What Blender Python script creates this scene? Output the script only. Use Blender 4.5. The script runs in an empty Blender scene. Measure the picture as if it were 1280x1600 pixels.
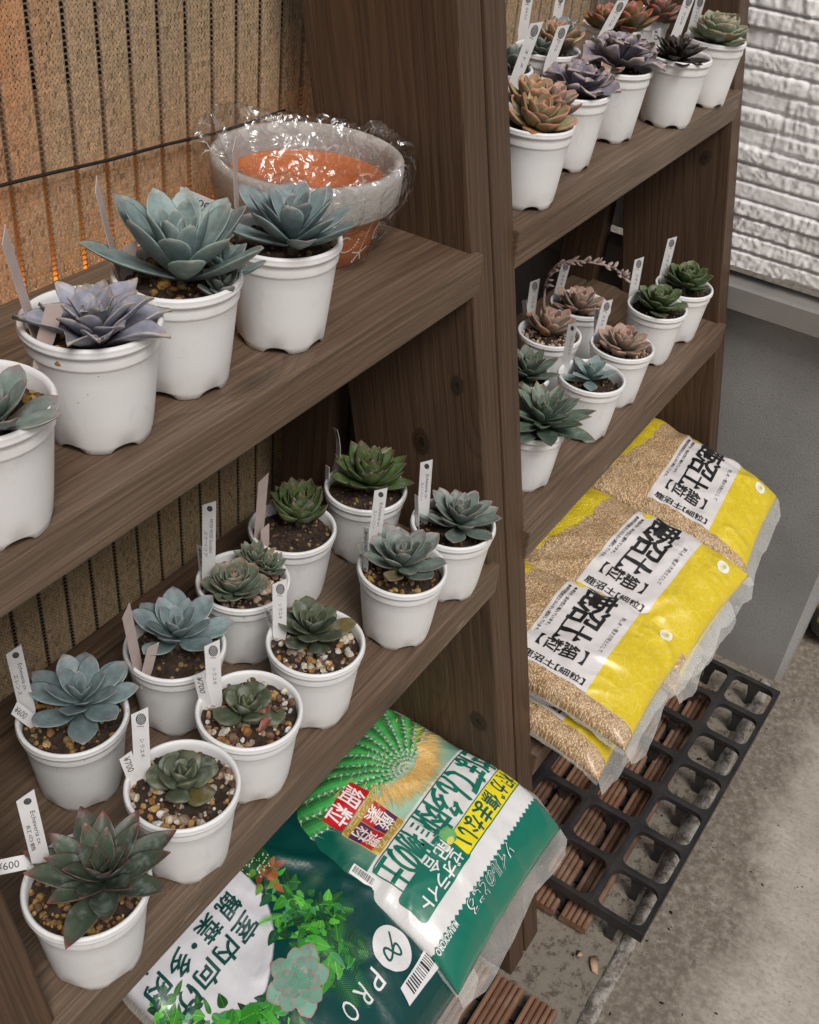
import bpy, bmesh, math, random
import numpy as np
from mathutils import Vector, Matrix
R = math.radians
random.seed(7)
SC = bpy.context.scene
COL = SC.collection

# ---------------------------------------------------------------- camera
FPX, PW, PH = 1688.07, 1280.0, 1600.0
CM = np.array([[0.5378241757951527, -0.8383637737025337, 0.08883320816851917],
               [-0.4763077134251852, -0.38910843138919826, -0.7884957772578807],
               [0.6956120456561519, 0.3817601492627072, -0.6085910534776036]])
EYE = np.array([0, 0, 1.5])
cd = bpy.data.cameras.new('camera')
cam = bpy.data.objects.new('camera', cd)
COL.objects.link(cam)
cd.sensor_fit = 'HORIZONTAL'
cd.sensor_width = 36
cd.lens = FPX / PW * 36
cd.clip_start = 0.02
cd.clip_end = 200
_r, _d, _f = CM
cam.matrix_world = Matrix(((_r[0], -_d[0], -_f[0], 0), (_r[1], -_d[1], -_f[1], 0), (_r[2], -_d[2], -_f[2], 1.5), (0, 0, 0, 1)))
SC.camera = cam

# ---------------------------------------------------------------- light
SUN_EL, SUN_AZ = R(54), R(214)          # azimuth measured clockwise from +Y
w = bpy.data.worlds.new('World')
SC.world = w
w.use_nodes = True
nt = w.node_tree
sky = nt.nodes.new('ShaderNodeTexSky')
sky.sky_type = 'NISHITA'
sky.sun_disc = False
sky.sun_elevation = SUN_EL
sky.sun_rotation = SUN_AZ
sky.air_density = 1.0
sky.dust_density = 6.0
sky.ozone_density = 0.6
nt.links.new(sky.outputs[0], nt.nodes['Background'].inputs[0])
nt.nodes['Background'].inputs[1].default_value = 0.075
ld = bpy.data.lights.new('sun', 'SUN')
ld.energy = 2.4
ld.angle = R(24)
ld.color = (1.0, 0.985, 0.965)
sun = bpy.data.objects.new('sun', ld)
COL.objects.link(sun)
_sd = Vector((math.sin(SUN_AZ) * math.cos(SUN_EL), math.cos(SUN_AZ) * math.cos(SUN_EL), math.sin(SUN_EL)))
sun.rotation_euler = _sd.to_track_quat('Z', 'Y').to_euler()
SC.view_settings.view_transform = 'Standard'
SC.view_settings.look = 'None'
SC.view_settings.exposure = -0.1
SC.view_settings.gamma = 1
SC.cycles.max_bounces = 8
SC.cycles.transparent_max_bounces = 24
SC.cycles.caustics_reflective = False
SC.cycles.caustics_refractive = False

# ---------------------------------------------------------------- measuring helpers (used once to place real things)
def ray(x, y):
    return CM.T @ np.array([(x - 640) / FPX, (y - 800) / FPX, 1.0])
def onz(x, y, z):
    d = ray(x, y)
    return d * ((z - 1.5) / d[2]) + EYE
def above(x, y, b):
    d = ray(x, y)
    t = (d[0] * b[0] + d[1] * b[1]) / (d[0] ** 2 + d[1] ** 2)
    return d * t + EYE

# ---------------------------------------------------------------- noise
def _h(ix, iy, s):
    n = (ix.astype(np.int64) * 374761393 + iy.astype(np.int64) * 668265263 + s * 974634777) & 0x7fffffff
    n = ((n ^ (n >> 13)) * 1274126177) & 0x7fffffff
    n = n ^ (n >> 16)
    return (n & 0xffff) / 65535.0
def vn(x, y, s=0):
    x = np.asarray(x, float); y = np.asarray(y, float)
    ix = np.floor(x); iy = np.floor(y)
    fx = x - ix; fy = y - iy
    fx = fx * fx * (3 - 2 * fx); fy = fy * fy * (3 - 2 * fy)
    a = _h(ix, iy, s); b = _h(ix + 1, iy, s); c = _h(ix, iy + 1, s); d = _h(ix + 1, iy + 1, s)
    return (a + (b - a) * fx) * (1 - fy) + (c + (d - c) * fx) * fy
def fbm(x, y, s=0, o=4):
    t = 0; a = .5
    for k in range(o):
        t = t + a * vn(np.asarray(x) * 2 ** k, np.asarray(y) * 2 ** k, s + k * 17); a *= .5
    return t
def ridge(x, y, s=0):
    return 1 - np.abs(2 * vn(x, y, s) - 1)

# ---------------------------------------------------------------- object helpers
def mesh(name, verts, faces, mat=None, parent=None, smooth=True, cols=None, uv=None, loc=None):
    me = bpy.data.meshes.new(name)
    me.from_pydata([tuple(map(float, v)) for v in verts], [], [tuple(map(int, f)) for f in faces])
    if cols is not None:
        a = me.color_attributes.new('Col', 'FLOAT_COLOR', 'POINT')
        c = np.ones((len(me.vertices), 4), np.float32); c[:, :3] = np.asarray(cols)[:, :3]
        a.data.foreach_set('color', c.ravel())
    if uv is not None:
        l = me.uv_layers.new(name='UVMap')
        vi = np.empty(len(me.loops), np.int32); me.loops.foreach_get('vertex_index', vi)
        l.data.foreach_set('uv', np.asarray(uv, np.float32)[vi].ravel())
    me.polygons.foreach_set('use_smooth', [bool(smooth)] * len(me.polygons))
    me.update()
    o = bpy.data.objects.new(name, me)
    COL.objects.link(o)
    if mat: me.materials.append(mat)
    if parent: o.parent = parent
    if loc is not None: o.location = loc
    return o
def tag(o, label=None, cat=None, group=None, kind=None):
    for k, v in (('label', label), ('category', cat), ('group', group), ('kind', kind)):
        if v: o[k] = v
    return o
def thing(name, label, cat, loc=(0, 0, 0), rz=0, group=None):
    o = bpy.data.objects.new(name, None)
    COL.objects.link(o)
    o.empty_display_size = .02
    o.location = loc; o.rotation_euler = (0, 0, rz)
    return tag(o, label, cat, group)
class MB:
    def __init__(s): s.v = []; s.f = []; s.c = []; s.uv = []
    def add(s, v, f, c=None):
        n = len(s.v); s.v.extend([tuple(p) for p in v]); s.f.extend([tuple(i + n for i in q) for q in f])
        if c is not None:
            s.c.extend([c] * len(v) if np.ndim(c) == 1 else [tuple(x) for x in c])
    def box(s, x0, x1, y0, y1, z0, z1, c=None):
        s.add([(x0, y0, z0), (x1, y0, z0), (x1, y1, z0), (x0, y1, z0), (x0, y0, z1), (x1, y0, z1), (x1, y1, z1), (x0, y1, z1)],
              [(3, 2, 1, 0), (4, 5, 6, 7), (0, 1, 5, 4), (1, 2, 6, 5), (2, 3, 7, 6), (3, 0, 4, 7)], c)
    def tube(s, pts, r, n=8, c=None, cap=True):
        P = [Vector(p) for p in pts]; v = []; f = []
        up = Vector((0, 0, 1))
        for i, p in enumerate(P):
            d = (P[min(i + 1, len(P) - 1)] - P[max(i - 1, 0)]).normalized()
            a = d.cross(up)
            if a.length < 1e-3: a = d.cross(Vector((1, 0, 0)))
            a.normalize(); b = d.cross(a)
            rr = r[i] if np.ndim(r) else r
            for k in range(n):
                t = 2 * math.pi * k / n
                v.append(p + a * rr * math.cos(t) + b * rr * math.sin(t))
        for i in range(len(P) - 1):
            for k in range(n):
                f.append((i * n + k, i * n + (k + 1) % n, (i + 1) * n + (k + 1) % n, (i + 1) * n + k))
        if cap:
            f.append(tuple(range(n))[::-1]); f.append(tuple((len(P) - 1) * n + k for k in range(n)))
        s.add(v, f, c)
    def obj(s, name, mat, parent=None, smooth=True, **k):
        return mesh(name, s.v, s.f, mat, parent, smooth, cols=s.c if len(s.c) == len(s.v) and s.c else None, **k)
def bevelled(o, wd=.002, seg=2):
    bm = bmesh.new(); bm.from_mesh(o.data)
    bmesh.ops.bevel(bm, geom=bm.edges[:], offset=wd, segments=seg, affect='EDGES', profile=.6)
    for f in bm.faces: f.smooth = False
    bm.to_mesh(o.data); bm.free()
    return o

# ---------------------------------------------------------------- materials
class NT:
    def __init__(s, name):
        s.m = bpy.data.materials.new(name); s.m.use_nodes = True
        s.t = s.m.node_tree; s.b = s.t.nodes['Principled BSDF']; s.out = s.t.nodes['Material Output']
    def n(s, typ, **k):
        o = s.t.nodes.new('ShaderNode' + typ)
        ins = k.pop('ins', {})
        for a, v in k.items(): setattr(o, a, v)
        for a, v in ins.items():
            if isinstance(v, bpy.types.NodeSocket): s.t.links.new(v, o.inputs[a])
            else: o.inputs[a].default_value = v
        return o
    def math(s, op, a, b=0.0, c=0.0, clamp=False):
        o = s.t.nodes.new('ShaderNodeMath'); o.operation = op; o.use_clamp = clamp
        for i, v in enumerate((a, b, c)):
            if isinstance(v, bpy.types.NodeSocket): s.t.links.new(v, o.inputs[i])
            else: o.inputs[i].default_value = v
        return o.outputs[0]
    def mix(s, fac, a, b, mode='MIX'):
        o = s.t.nodes.new('ShaderNodeMix'); o.data_type = 'RGBA'; o.blend_type = mode
        for i, v in ((0, fac), (6, a), (7, b)):
            if isinstance(v, bpy.types.NodeSocket): s.t.links.new(v, o.inputs[i])
            else: o.inputs[i].default_value = v if i == 0 else (tuple(v) + (1,))[:4]
        return o.outputs[2]
    def coord(s, which='Object', scale=(1, 1, 1), loc=(0, 0, 0)):
        tc = s.n('TexCoord')
        mp = s.n('Mapping'); mp.inputs['Scale'].default_value = scale; mp.inputs['Location'].default_value = loc
        s.t.links.new(tc.outputs[which], mp.inputs[0])
        return mp.outputs[0]
    def noise(s, vec, scale, detail=4, rough=.55, out='Fac', dist=0):
        o = s.n('TexNoise', ins={'Scale': scale, 'Detail': detail, 'Roughness': rough, 'Distortion': dist})
        s.t.links.new(vec, o.inputs['Vector'])
        return o.outputs[out]
    def vor(s, vec, scale, feature='F1', out='Distance', rnd=1):
        o = s.n('TexVoronoi', feature=feature, ins={'Scale': scale, 'Randomness': rnd})
        s.t.links.new(vec, o.inputs['Vector'])
        return o.outputs[out]
    def ramp(s, fac, stops):
        o = s.n('ValToRGB'); s.t.links.new(fac, o.inputs[0])
        e = o.color_ramp.elements
        while len(e) < len(stops): e.new(.5)
        for k, (p, c) in zip(e, stops): k.position = p; k.color = (tuple(c) + (1,))[:4] if np.ndim(c) else (c, c, c, 1)
        return o.outputs[0]
    def step(s, v, edge, soft=.0005):
        return s.math('MULTIPLY_ADD', v, 1 / soft, -edge / soft + .5, clamp=True)
    def set(s, **k):
        names = {'col': 'Base Color', 'rough': 'Roughness', 'spec': 'Specular IOR Level', 'coat': 'Coat Weight', 'coatr': 'Coat Roughness',
                 'metal': 'Metallic', 'sss': 'Subsurface Weight', 'alpha': 'Alpha', 'sssr': 'Subsurface Radius', 'ssss': 'Subsurface Scale', 'trans': 'Transmission Weight', 'ior': 'IOR'}
        for a, v in k.items():
            i = s.b.inputs[names[a]]
            if isinstance(v, bpy.types.NodeSocket): s.t.links.new(v, i)
            else: i.default_value = (tuple(v) + (1,))[:4] if (np.ndim(v) and a == 'col') else v
        return s
    def bump(s, h, strength=.5, dist=.001, prev=None):
        o = s.n('Bump', ins={'Strength': strength, 'Distance': dist}); s.t.links.new(h, o.inputs['Height'])
        if prev: s.t.links.new(prev, o.inputs['Normal'])
        s.t.links.new(o.outputs[0], s.b.inputs['Normal'])
        return o.outputs[0]

def wood_mat(name, dark, light, grey, gfac, scuff=.45):
    m = NT(name)
    oi = m.n('ObjectInfo')
    tc = m.n('TexCoord')
    off = m.n('VectorMath', operation='SCALE', ins={0: (13.7, 5.1, 9.3)}); m.t.links.new(oi.outputs['Random'], off.inputs['Scale'])
    ad = m.n('VectorMath', operation='ADD', ins={0: tc.outputs['Object'], 1: off.outputs[0]})
    def sc(v, s_):
        o = m.n('VectorMath', operation='MULTIPLY', ins={0: v, 1: s_}); return o.outputs[0]
    p = ad.outputs[0]
    # knots: sparse cells bending the grain round them
    kv = m.n('TexVoronoi', ins={'Scale': 1.0, 'Randomness': 1.0}); m.t.links.new(sc(p, (3.0, 7.5, 7.5)), kv.inputs['Vector'])
    kd = kv.outputs['Distance']
    knot = m.math('SUBTRACT', 1, m.math('MULTIPLY', kd, 9.0), clamp=True)
    bend = m.math('POWER', m.math('SUBTRACT', 1, m.math('MULTIPLY', kd, 3.2), clamp=True), 2)
    warp = m.noise(sc(p, (1.6, 9, 9)), 1.0, 3)
    yc = m.n('SeparateXYZ'); m.t.links.new(p, yc.inputs[0])
    g = m.math('ADD', m.math('ADD', m.math('MULTIPLY', yc.outputs[1], 70), m.math('MULTIPLY', yc.outputs[2], 95)),
               m.math('ADD', m.math('MULTIPLY', warp, 7.5), m.math('MULTIPLY', bend, 4.0)))
    ring = m.math('FRACT', g)
    ring = m.math('MULTIPLY', m.math('POWER', ring, 2.2), m.math('SUBTRACT', 1, m.step(ring, .93, .14)))
    fib = m.noise(sc(p, (7, 420, 420)), 1.0, 3, .6)
    fib2 = m.noise(sc(p, (2.5, 90, 90)), 1.0, 4, .6)
    big = m.noise(sc(p, (2.0, 8, 8)), 1.0, 4, .6)
    c = m.mix(m.math('MULTIPLY_ADD', ring, .65, m.math('MULTIPLY_ADD', fib2, .9, -.35), clamp=True), light, dark)
    c = m.mix(m.math('MULTIPLY', m.ramp(big, [(.35, 0), (.75, 1)]), gfac), c, grey)
    c = m.mix(m.ramp(fib, [(.42, .38), (.6, 0)]), c, tuple(x * .45 for x in dark))
    c = m.mix(m.math('MULTIPLY', m.ramp(fib, [(.6, 0), (.75, 1)]), .25), c, tuple(min(1, x * 1.6) for x in grey))
    c = m.mix(m.math('MULTIPLY', knot, .8), c, tuple(x * .35 for x in dark))
    # small pale scuffs
    sf = m.noise(sc(p, (25, 160, 160)), 1.0, 2, .5)
    sf2 = m.noise(sc(p, (4, 14, 14)), 1.0, 2, .5)
    c = m.mix(m.math('MULTIPLY', m.ramp(m.math('MULTIPLY', sf, sf2), [(.44, 0), (.5, 1)]), scuff), c, (.42, .36, .29))
    m.set(col=c, rough=m.math('MULTIPLY_ADD', fib2, .25, .42), spec=.35)
    b = m.bump(fib, .35, .0009)
    m.bump(m.math('SUBTRACT', m.math('MULTIPLY', ring, .7), knot), .35, .0012, b)
    return m.m
M_wood = wood_mat('walnut_stained_wood', (.056, .034, .021), (.136, .086, .054), (.198, .150, .108), .8)
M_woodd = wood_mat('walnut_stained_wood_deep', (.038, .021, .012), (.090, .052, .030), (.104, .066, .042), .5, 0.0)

def colmat(name, rough=.5, spec=.5, coat=0, sss=0, coatr=.2, bumps=None, mul=None):
    m = NT(name)
    a = m.n('Attribute', attribute_name='Col')
    c = a.outputs['Color']
    if mul:
        nz = m.noise(m.coord('Object'), mul[0], 4)
        c = m.mix(1, c, m.ramp(nz, [(.3, mul[1]), (.7, mul[2])]), 'MULTIPLY')
    m.set(col=c, rough=rough, spec=spec, coat=coat, coatr=coatr)
    if sss: m.set(sss=sss, sssr=(.4, 1, .3), ssss=.004)
    if bumps: m.bump(m.noise(m.coord('Object'), bumps[0], 3), bumps[1], bumps[2])
    return m.m

def mk_pot():
    m = NT('white_pot_plastic')
    oi = m.n('ObjectInfo')
    v = m.n('VectorMath', operation='ADD', ins={0: m.n('TexCoord').outputs['Object']})
    sx = m.n('VectorMath', operation='SCALE', ins={0: (3.1, 2.3, 1.7)}); m.t.links.new(oi.outputs['Random'], sx.inputs['Scale'])
    m.t.links.new(sx.outputs[0], v.inputs[1]); p = v.outputs[0]
    sc = m.n('VectorMath', operation='MULTIPLY', ins={0: p, 1: (1, 1, 3.2)}).outputs[0]
    scuff = m.ramp(m.noise(sc, 120, 2, .5), [(.70, 0), (.74, 1)])
    scuff = m.math('MULTIPLY', scuff, m.ramp(m.noise(p, 35, 2), [(.5, 0), (.62, 1)]))
    spk = m.math('SUBTRACT', 1, m.step(m.vor(p, 95), .055, .03))
    spk = m.math('MULTIPLY', spk, m.ramp(m.noise(p, 22, 1), [(.5, 0), (.6, 1)]))
    z = m.n('SeparateXYZ'); m.t.links.new(m.n('TexCoord').outputs['Object'], z.inputs[0])
    dirt = m.math('MULTIPLY', m.math('SUBTRACT', 1, m.math('MULTIPLY', z.outputs[2], 38), clamp=True), m.noise(p, 60, 4), clamp=True)
    c = m.mix(m.ramp(m.noise(p, 26, 4), [(.3, 0), (.75, .5)]), (.73, .735, .735), (.66, .665, .66))
    c = m.mix(m.math('MULTIPLY', dirt, .6), c, (.36, .31, .26))
    sm = m.noise(m.n('VectorMath', operation='MULTIPLY', ins={0: p, 1: (1, 1, .5)}).outputs[0], 42, 5, .65)
    c = m.mix(m.ramp(sm, [(.56, 0), (.70, .30)]), c, (.47, .44, .40))
    c = m.mix(m.math('MULTIPLY', scuff, .45), c, (.33, .31, .29))
    c = m.mix(m.math('MULTIPLY', spk, .75), c, (.09, .07, .06))
    m.set(col=c, rough=m.math('MULTIPLY_ADD', m.noise(p, 90, 3), .2, .33), spec=.45, sss=.12, sssr=(1, 1, 1), ssss=.004)
    m.bump(m.noise(p, 160, 3), .10, .0004)
    return m.m
M_pot = mk_pot()
M_soil = colmat('potting_soil', .9, .25, bumps=(900, .8, .001), mul=(240, .55, 1.25))
def mk_leaf():
    m = NT('succulent_leaf')
    c = m.n('Attribute', attribute_name='Col').outputs['Color']
    p = m.coord('Object')
    nz = m.noise(p, 170, 4)
    nb = m.noise(p, 45, 3)
    c = m.mix(1, c, m.ramp(nz, [(.3, .90), (.7, 1.34)]), 'MULTIPLY')
    c = m.mix(1, c, m.ramp(nb, [(.3, .82), (.7, 1.16)]), 'MULTIPLY')
    c = m.mix(m.ramp(m.noise(p, 75, 5, .7), [(.52, 0), (.66, .28)]), c, (.42, .47, .47))
    spot = m.math('SUBTRACT', 1, m.step(m.vor(p, 130), .10, .08))
    spot = m.math('MULTIPLY', spot, m.ramp(nb, [(.56, 0), (.64, 1)]))
    c = m.mix(m.math('MULTIPLY', spot, .6), c, (.06, .055, .045))
    m.set(col=c, rough=m.math('MULTIPLY_ADD', nz, .3, .32), spec=.42, sss=.10, sssr=(.5, 1, .35), ssss=.003)
    m.bump(nz, .15, .0006)
    return m.m
M_leaf = mk_leaf()
def simple(name, col, rough=.5, spec=.5, bump=None, var=None, metal=0, coat=0):
    m = NT(name)
    p = m.coord('Object')
    c = col
    if var: c = m.mix(m.ramp(m.noise(p, var[0], 4), [(.3, 0), (.7, 1)]), col, var[1])
    m.set(col=c, rough=rough, spec=spec, metal=metal, coat=coat)
    if bump: m.bump(m.noise(p, bump[0], 4), bump[1], bump[2])
    return m.m
M_label = simple('white_label_plastic', (.80, .80, .80), .35, .5, var=(60, (.70, .70, .71)))
M_labelb = simple('label_back_reflection', (.52, .43, .40), .4, .5, var=(60, (.45, .36, .33)))  # white label backs, with reddish reflected light painted into the colour
M_ink = simple('black_ink', (.02, .02, .025), .5, .4, var=(300, (.05, .05, .06)))
M_tray = simple('black_tray_plastic', (.012, .012, .014), .45, .5, bump=(300, .2, .0005), var=(25, (.035, .032, .030)))
M_cord = simple('black_cord', (.012, .012, .012), .5, .4, var=(200, (.025, .022, .02)))
M_thread = simple('pale_warp_thread', (.34, .27, .19), .7, .3, var=(200, (.25, .19, .13)))
M_flash = simple('grey_coated_metal', (.22, .215, .20), .45, .5, bump=(600, .1, .0003), var=(14, (.18, .175, .165)))
M_dark = simple('dark_backdrop', (.018, .014, .012), .8, .2, var=(9, (.03, .024, .02)))
M_grn = simple('dark_grey_mesh', (.05, .05, .05), .8, .2, var=(9, (.03, .03, .03)))
M_spine = simple('cactus_paper', (.5, .5, .5))
M_print = colmat('printed_ink', .42, .45, coat=.35, coatr=.18, mul=(500, .94, 1.04))

def film_mat(name, tint, op, rough=.2):
    m = NT(name)
    p = m.coord('Object')
    m.set(col=tint, rough=rough, spec=.6)
    m.bump(m.noise(p, 55, 5, .6), .6, .004)
    tr = m.n('BsdfTransparent', ins={'Color': (1, 1, 1, 1)})
    lw = m.n('LayerWeight', ins={'Blend': .35})
    f = m.math('MULTIPLY_ADD', lw.outputs['Facing'], .5, op, clamp=True)
    mx = m.n('MixShader'); m.t.links.new(f, mx.inputs[0]); m.t.links.new(tr.outputs[0], mx.inputs[1]); m.t.links.new(m.b.outputs[0], mx.inputs[2])
    m.t.links.new(mx.outputs[0], m.out.inputs[0])
    return m.m
M_film = film_mat('clear_bag_film', (.70, .70, .66), .20)
def cello():
    m = NT('cellophane')
    p = m.coord('Object')
    gl = m.n('BsdfGlossy', ins={'Roughness': .20, 'Color': (1, 1, 1, 1)})
    wp = m.n('VectorMath', operation='ADD', ins={0: p}); wn = m.n('VectorMath', operation='SCALE', ins={0: m.noise(p, 26, 3, out='Color'), 'Scale': .035}); m.t.links.new(wn.outputs[0], wp.inputs[1])
    cr = m.vor(wp.outputs[0], 46, 'DISTANCE_TO_EDGE')
    h = m.math('ADD', m.noise(p, 24, 4, .55, dist=1.0), m.math('MULTIPLY', m.math('MINIMUM', cr, .35), .55))
    bp = m.n('Bump', ins={'Strength': .9, 'Distance': .010}); m.t.links.new(h, bp.inputs['Height'])
    m.t.links.new(bp.outputs[0], gl.inputs['Normal'])
    tr = m.n('BsdfTransparent', ins={'Color': (.96, .96, .95, 1)})
    lw = m.n('LayerWeight', ins={'Blend': .25}); m.t.links.new(bp.outputs[0], lw.inputs['Normal'])
    f = m.math('MULTIPLY_ADD', m.math('POWER', lw.outputs['Facing'], 2.2), .40, .13, clamp=True)
    mx0 = m.n('MixShader'); m.t.links.new(f, mx0.inputs[0]); m.t.links.new(tr.outputs[0], mx0.inputs[1]); m.t.links.new(gl.outputs[0], mx0.inputs[2])
    df = m.n('BsdfDiffuse', ins={'Color': (.85, .85, .84, 1)})
    cm = m.math('MULTIPLY', m.math('SUBTRACT', 1, m.step(cr, .030, .04)), m.ramp(m.noise(p, 30, 3), [(.53, 0), (.64, .40)]))
    mx = m.n('MixShader'); m.t.links.new(cm, mx.inputs[0]); m.t.links.new(mx0.outputs[0], mx.inputs[1]); m.t.links.new(df.outputs[0], mx.inputs[2])
    m.t.links.new(mx.outputs[0], m.out.inputs[0])
    return m.m
M_cello = cello()
# ================================================================ ground
def mk_ground():
    m = NT('concrete_ground')
    p = m.coord('Object')
    s = m.n('SeparateXYZ'); m.t.links.new(p, s.inputs[0])
    X, Y = s.outputs[0], s.outputs[1]
    big = m.noise(p, 3.2, 5, .62); mid = m.noise(p, 16, 5, .65); fine = m.noise(p, 130, 4, .65)
    br = m.noise(m.n('Mapping', ins={'Vector': p, 'Scale': (60, 14, 1), 'Rotation': (0, 0, R(15))}).outputs[0], 3.0, 4, .6)
    c = m.mix(m.ramp(mid, [(.3, 0), (.7, 1)]), (.38, .343, .29), (.50, .457, .395))
    c = m.mix(m.ramp(big, [(.35, .55), (.65, 0)]), c, (.27, .238, .195))
    c = m.mix(m.math('MULTIPLY', m.ramp(br, [(.35, 1), (.6, 0)]), .35), c, (.24, .21, .17))
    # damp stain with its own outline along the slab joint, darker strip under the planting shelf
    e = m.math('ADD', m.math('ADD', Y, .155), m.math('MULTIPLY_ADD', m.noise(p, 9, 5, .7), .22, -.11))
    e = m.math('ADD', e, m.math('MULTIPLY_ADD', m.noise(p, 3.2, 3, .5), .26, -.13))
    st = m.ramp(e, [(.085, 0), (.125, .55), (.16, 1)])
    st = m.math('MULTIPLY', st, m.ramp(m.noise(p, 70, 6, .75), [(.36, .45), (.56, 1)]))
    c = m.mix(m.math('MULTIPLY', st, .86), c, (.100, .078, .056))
    rough_side = m.step(Y, .10, .012)
    dirt = m.mix(m.ramp(big, [(.3, 0), (.7, 1)]), (.14, .122, .098), (.235, .208, .17))
    dirt = m.mix(m.ramp(m.noise(p, 55, 6, .8), [(.41, .85), (.49, 0)]), dirt, (.06, .048, .036))
    c = m.mix(rough_side, c, dirt)
    speck = m.math('SUBTRACT', 1, m.step(m.vor(p, 42), .05, .04))
    speck = m.math('MULTIPLY', speck, m.ramp(m.noise(p, 8, 3), [(.5, 0), (.6, 1)]))
    c = m.mix(speck, c, (.04, .032, .026))
    c = m.mix(m.ramp(fine, [(.32, .35), (.5, 0)]), c, (.12, .1, .08))
    m.set(col=c, rough=m.math('MULTIPLY_ADD', mid, .3, .62), spec=.3)
    b = m.bump(fine, .5, .0015)
    m.bump(br, .35, .0015, b)
    return m.m
g = MB(); g.add([(-30, -40, 0), (40, -40, 0), (40, 40, 0), (-30, 40, 0)], [(0, 1, 2, 3)])
tag(g.obj('ground', mk_ground()), kind='structure')

# flaking mortar strip in the slab joint
def mk_strip():
    m = NT('flaking_mortar'); p = m.coord('Object')
    n = m.noise(p, 45, 6, .7)
    c = m.mix(m.ramp(n, [(.42, 0), (.52, 1)]), (.11, .095, .08), (.29, .275, .25))
    c = m.mix(m.ramp(m.noise(p, 160, 4, .7), [(.38, .8), (.5, 0)]), c, (.16, .13, .10))
    m.set(col=c, rough=.9, spec=.2); m.bump(n, .9, .004)
    return m.m
n1, n2 = 260, 10
xs = np.linspace(.2, 1.70, n1); v = []; f = []
for i, x in enumerate(xs):
    for j in range(n2):
        t = j / (n2 - 1)
        y = .079 + .028 * t + .003 * (vn(x * 9, 3 + t) - .5) * 2 + .004 * (fbm(x * 30, t * 2, 5) - .5)
        z = .0005 + .007 * math.sin(math.pi * t) ** .7 * (.35 + 1.1 * float(fbm(x * 40, t * 3, 8)))
        v.append((x, y, -.001 if j in (0, n2 - 1) else z))
for i in range(n1 - 1):
    for j in range(n2 - 1):
        a = i * n2 + j; f.append((a, a + n2, a + n2 + 1, a + 1))
tag(mesh('slab_joint', v, f, mk_strip()), kind='structure')

# crumbs of soil and bark on the ground
rs = random.Random(3)
mb = MB()
ico = bmesh.new(); bmesh.ops.create_icosphere(ico, subdivisions=1, radius=1)
ICO = ([tuple(q.co) for q in ico.verts], [tuple(q.index for q in fc.verts) for fc in ico.faces]); ico.free()
for k in range(180):
    x = rs.uniform(.85, 1.75); y = rs.choice([rs.gauss(.14, .03), rs.gauss(.12, .05), rs.gauss(.075, .02), rs.gauss(.06, .04), rs.uniform(-.3, .2)])
    if x > 1.6 and y > .04: continue
    s_ = rs.uniform(.0005, .0018) * (1.8 if rs.random() < .05 else 1)
    a, b_ = rs.uniform(.6, 2.2), rs.uniform(.5, 1)
    an = rs.uniform(0, 6.28)
    col = rs.choice([(.02, .015, .012), (.05, .035, .025), (.10, .07, .045), (.02, .016, .012)])
    mb.add([(x + s_ * (a * q[0] * math.cos(an) - q[1] * math.sin(an)), y + s_ * (a * q[0] * math.sin(an) + q[1] * math.cos(an)), s_ * b_ * (q[2] * .6 + .5)) for q in ICO[0]], ICO[1], col)
tag(mb.obj('soil_crumbs', M_soil, smooth=False), 'dark crumbs of soil and bark scattered on the concrete', 'soil crumbs', kind='stuff')
for k, (px, py, L_, lb) in enumerate([(928, 1508, .03, 'pale curled wood shaving lying left of the mortar strip'), (905, 1492, .012, 'tiny tan wood chip nearer the shelf legs')]):
    q = onz(px, py, .002); mb = MB()
    mb.add([(-L_ / 2, -.005, 0), (L_ / 2, -.004, .001), (L_ / 2 - .004, .005, .003), (-L_ / 2 + .003, .004, .004), (0, -.006, .0035), (0, .006, .005)],
           [(0, 4, 5, 3), (4, 1, 2, 5)])
    o = mb.obj('wood_shaving', simple('pale_shaving', (.42, .30, .19), .8, .3, var=(90, (.30, .2, .12))), loc=(q[0], q[1], .002)); o.rotation_euler = (0, 0, .5 + k)
    sm = o.modifiers.new('t', 'SOLIDIFY'); sm.thickness = .0012
    tag(o, lb, 'wood shaving')

# ================================================================ house wall
HX = 1.715
house = thing('house_wall', 'pale split stone siding house wall above a grey foundation at right', 'house wall', (HX, .8, 0))
def mk_siding():
    m = NT('pale_stone_siding'); p = m.coord('Object')
    n = m.noise(p, 22, 5, .6)
    c = m.mix(m.ramp(n, [(.3, 0), (.7, 1)]), (.88, .875, .87), (.78, .775, .77))
    c = m.mix(m.ramp(m.noise(p, 5, 4), [(.45, 0), (.7, .4)]), c, (.68, .67, .66))
    m.set(col=c, rough=.8, spec=.25); m.bump(m.noise(p, 260, 4, .6), .4, .0012)
    return m.m
ny, nz = 520, 340
yy = np.linspace(.08, 1.6, ny); zz = np.linspace(.797, 1.80, nz)
Y, Z = np.meshgrid(yy, zz, indexing='ij')
CH = .0268
crs = np.floor((Z - .797) / CH); fr = (Z - .797) / CH - crs
seg = np.floor((Y + _h(crs, crs * 0 + 3, 5) * .3) / .16 + .45 * vn(crs * 3.3, crs * 1.7, 9))
depth = .004 + .010 * _h(crs, seg, 11) * .4
merge = _h(crs, seg, 31) > .86
groove = np.minimum(1, np.minimum(fr, 1 - fr) / .09)
groove = np.where(merge, np.minimum(1, np.minimum(fr + .4, 1 - fr) / .11), groove)
rough_amt = np.where(_h(crs, seg, 41) > .35, 1.0, .55)
sl = (_h(crs, seg, 51) - .2) * 1.5
u = (Y + (fr - .5) * CH * sl * .8)
ch = ridge(u * 120 + 1.6 * vn(Y * 30, Z * 30, 4), Z * 9 + crs * 5, 21) ** 1.3 * .0026 + ridge(u * 270, Z * 20 + crs * 3, 23) * .0024 + fbm(Y * 170, Z * 170, 7, 3) * .0045
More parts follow.
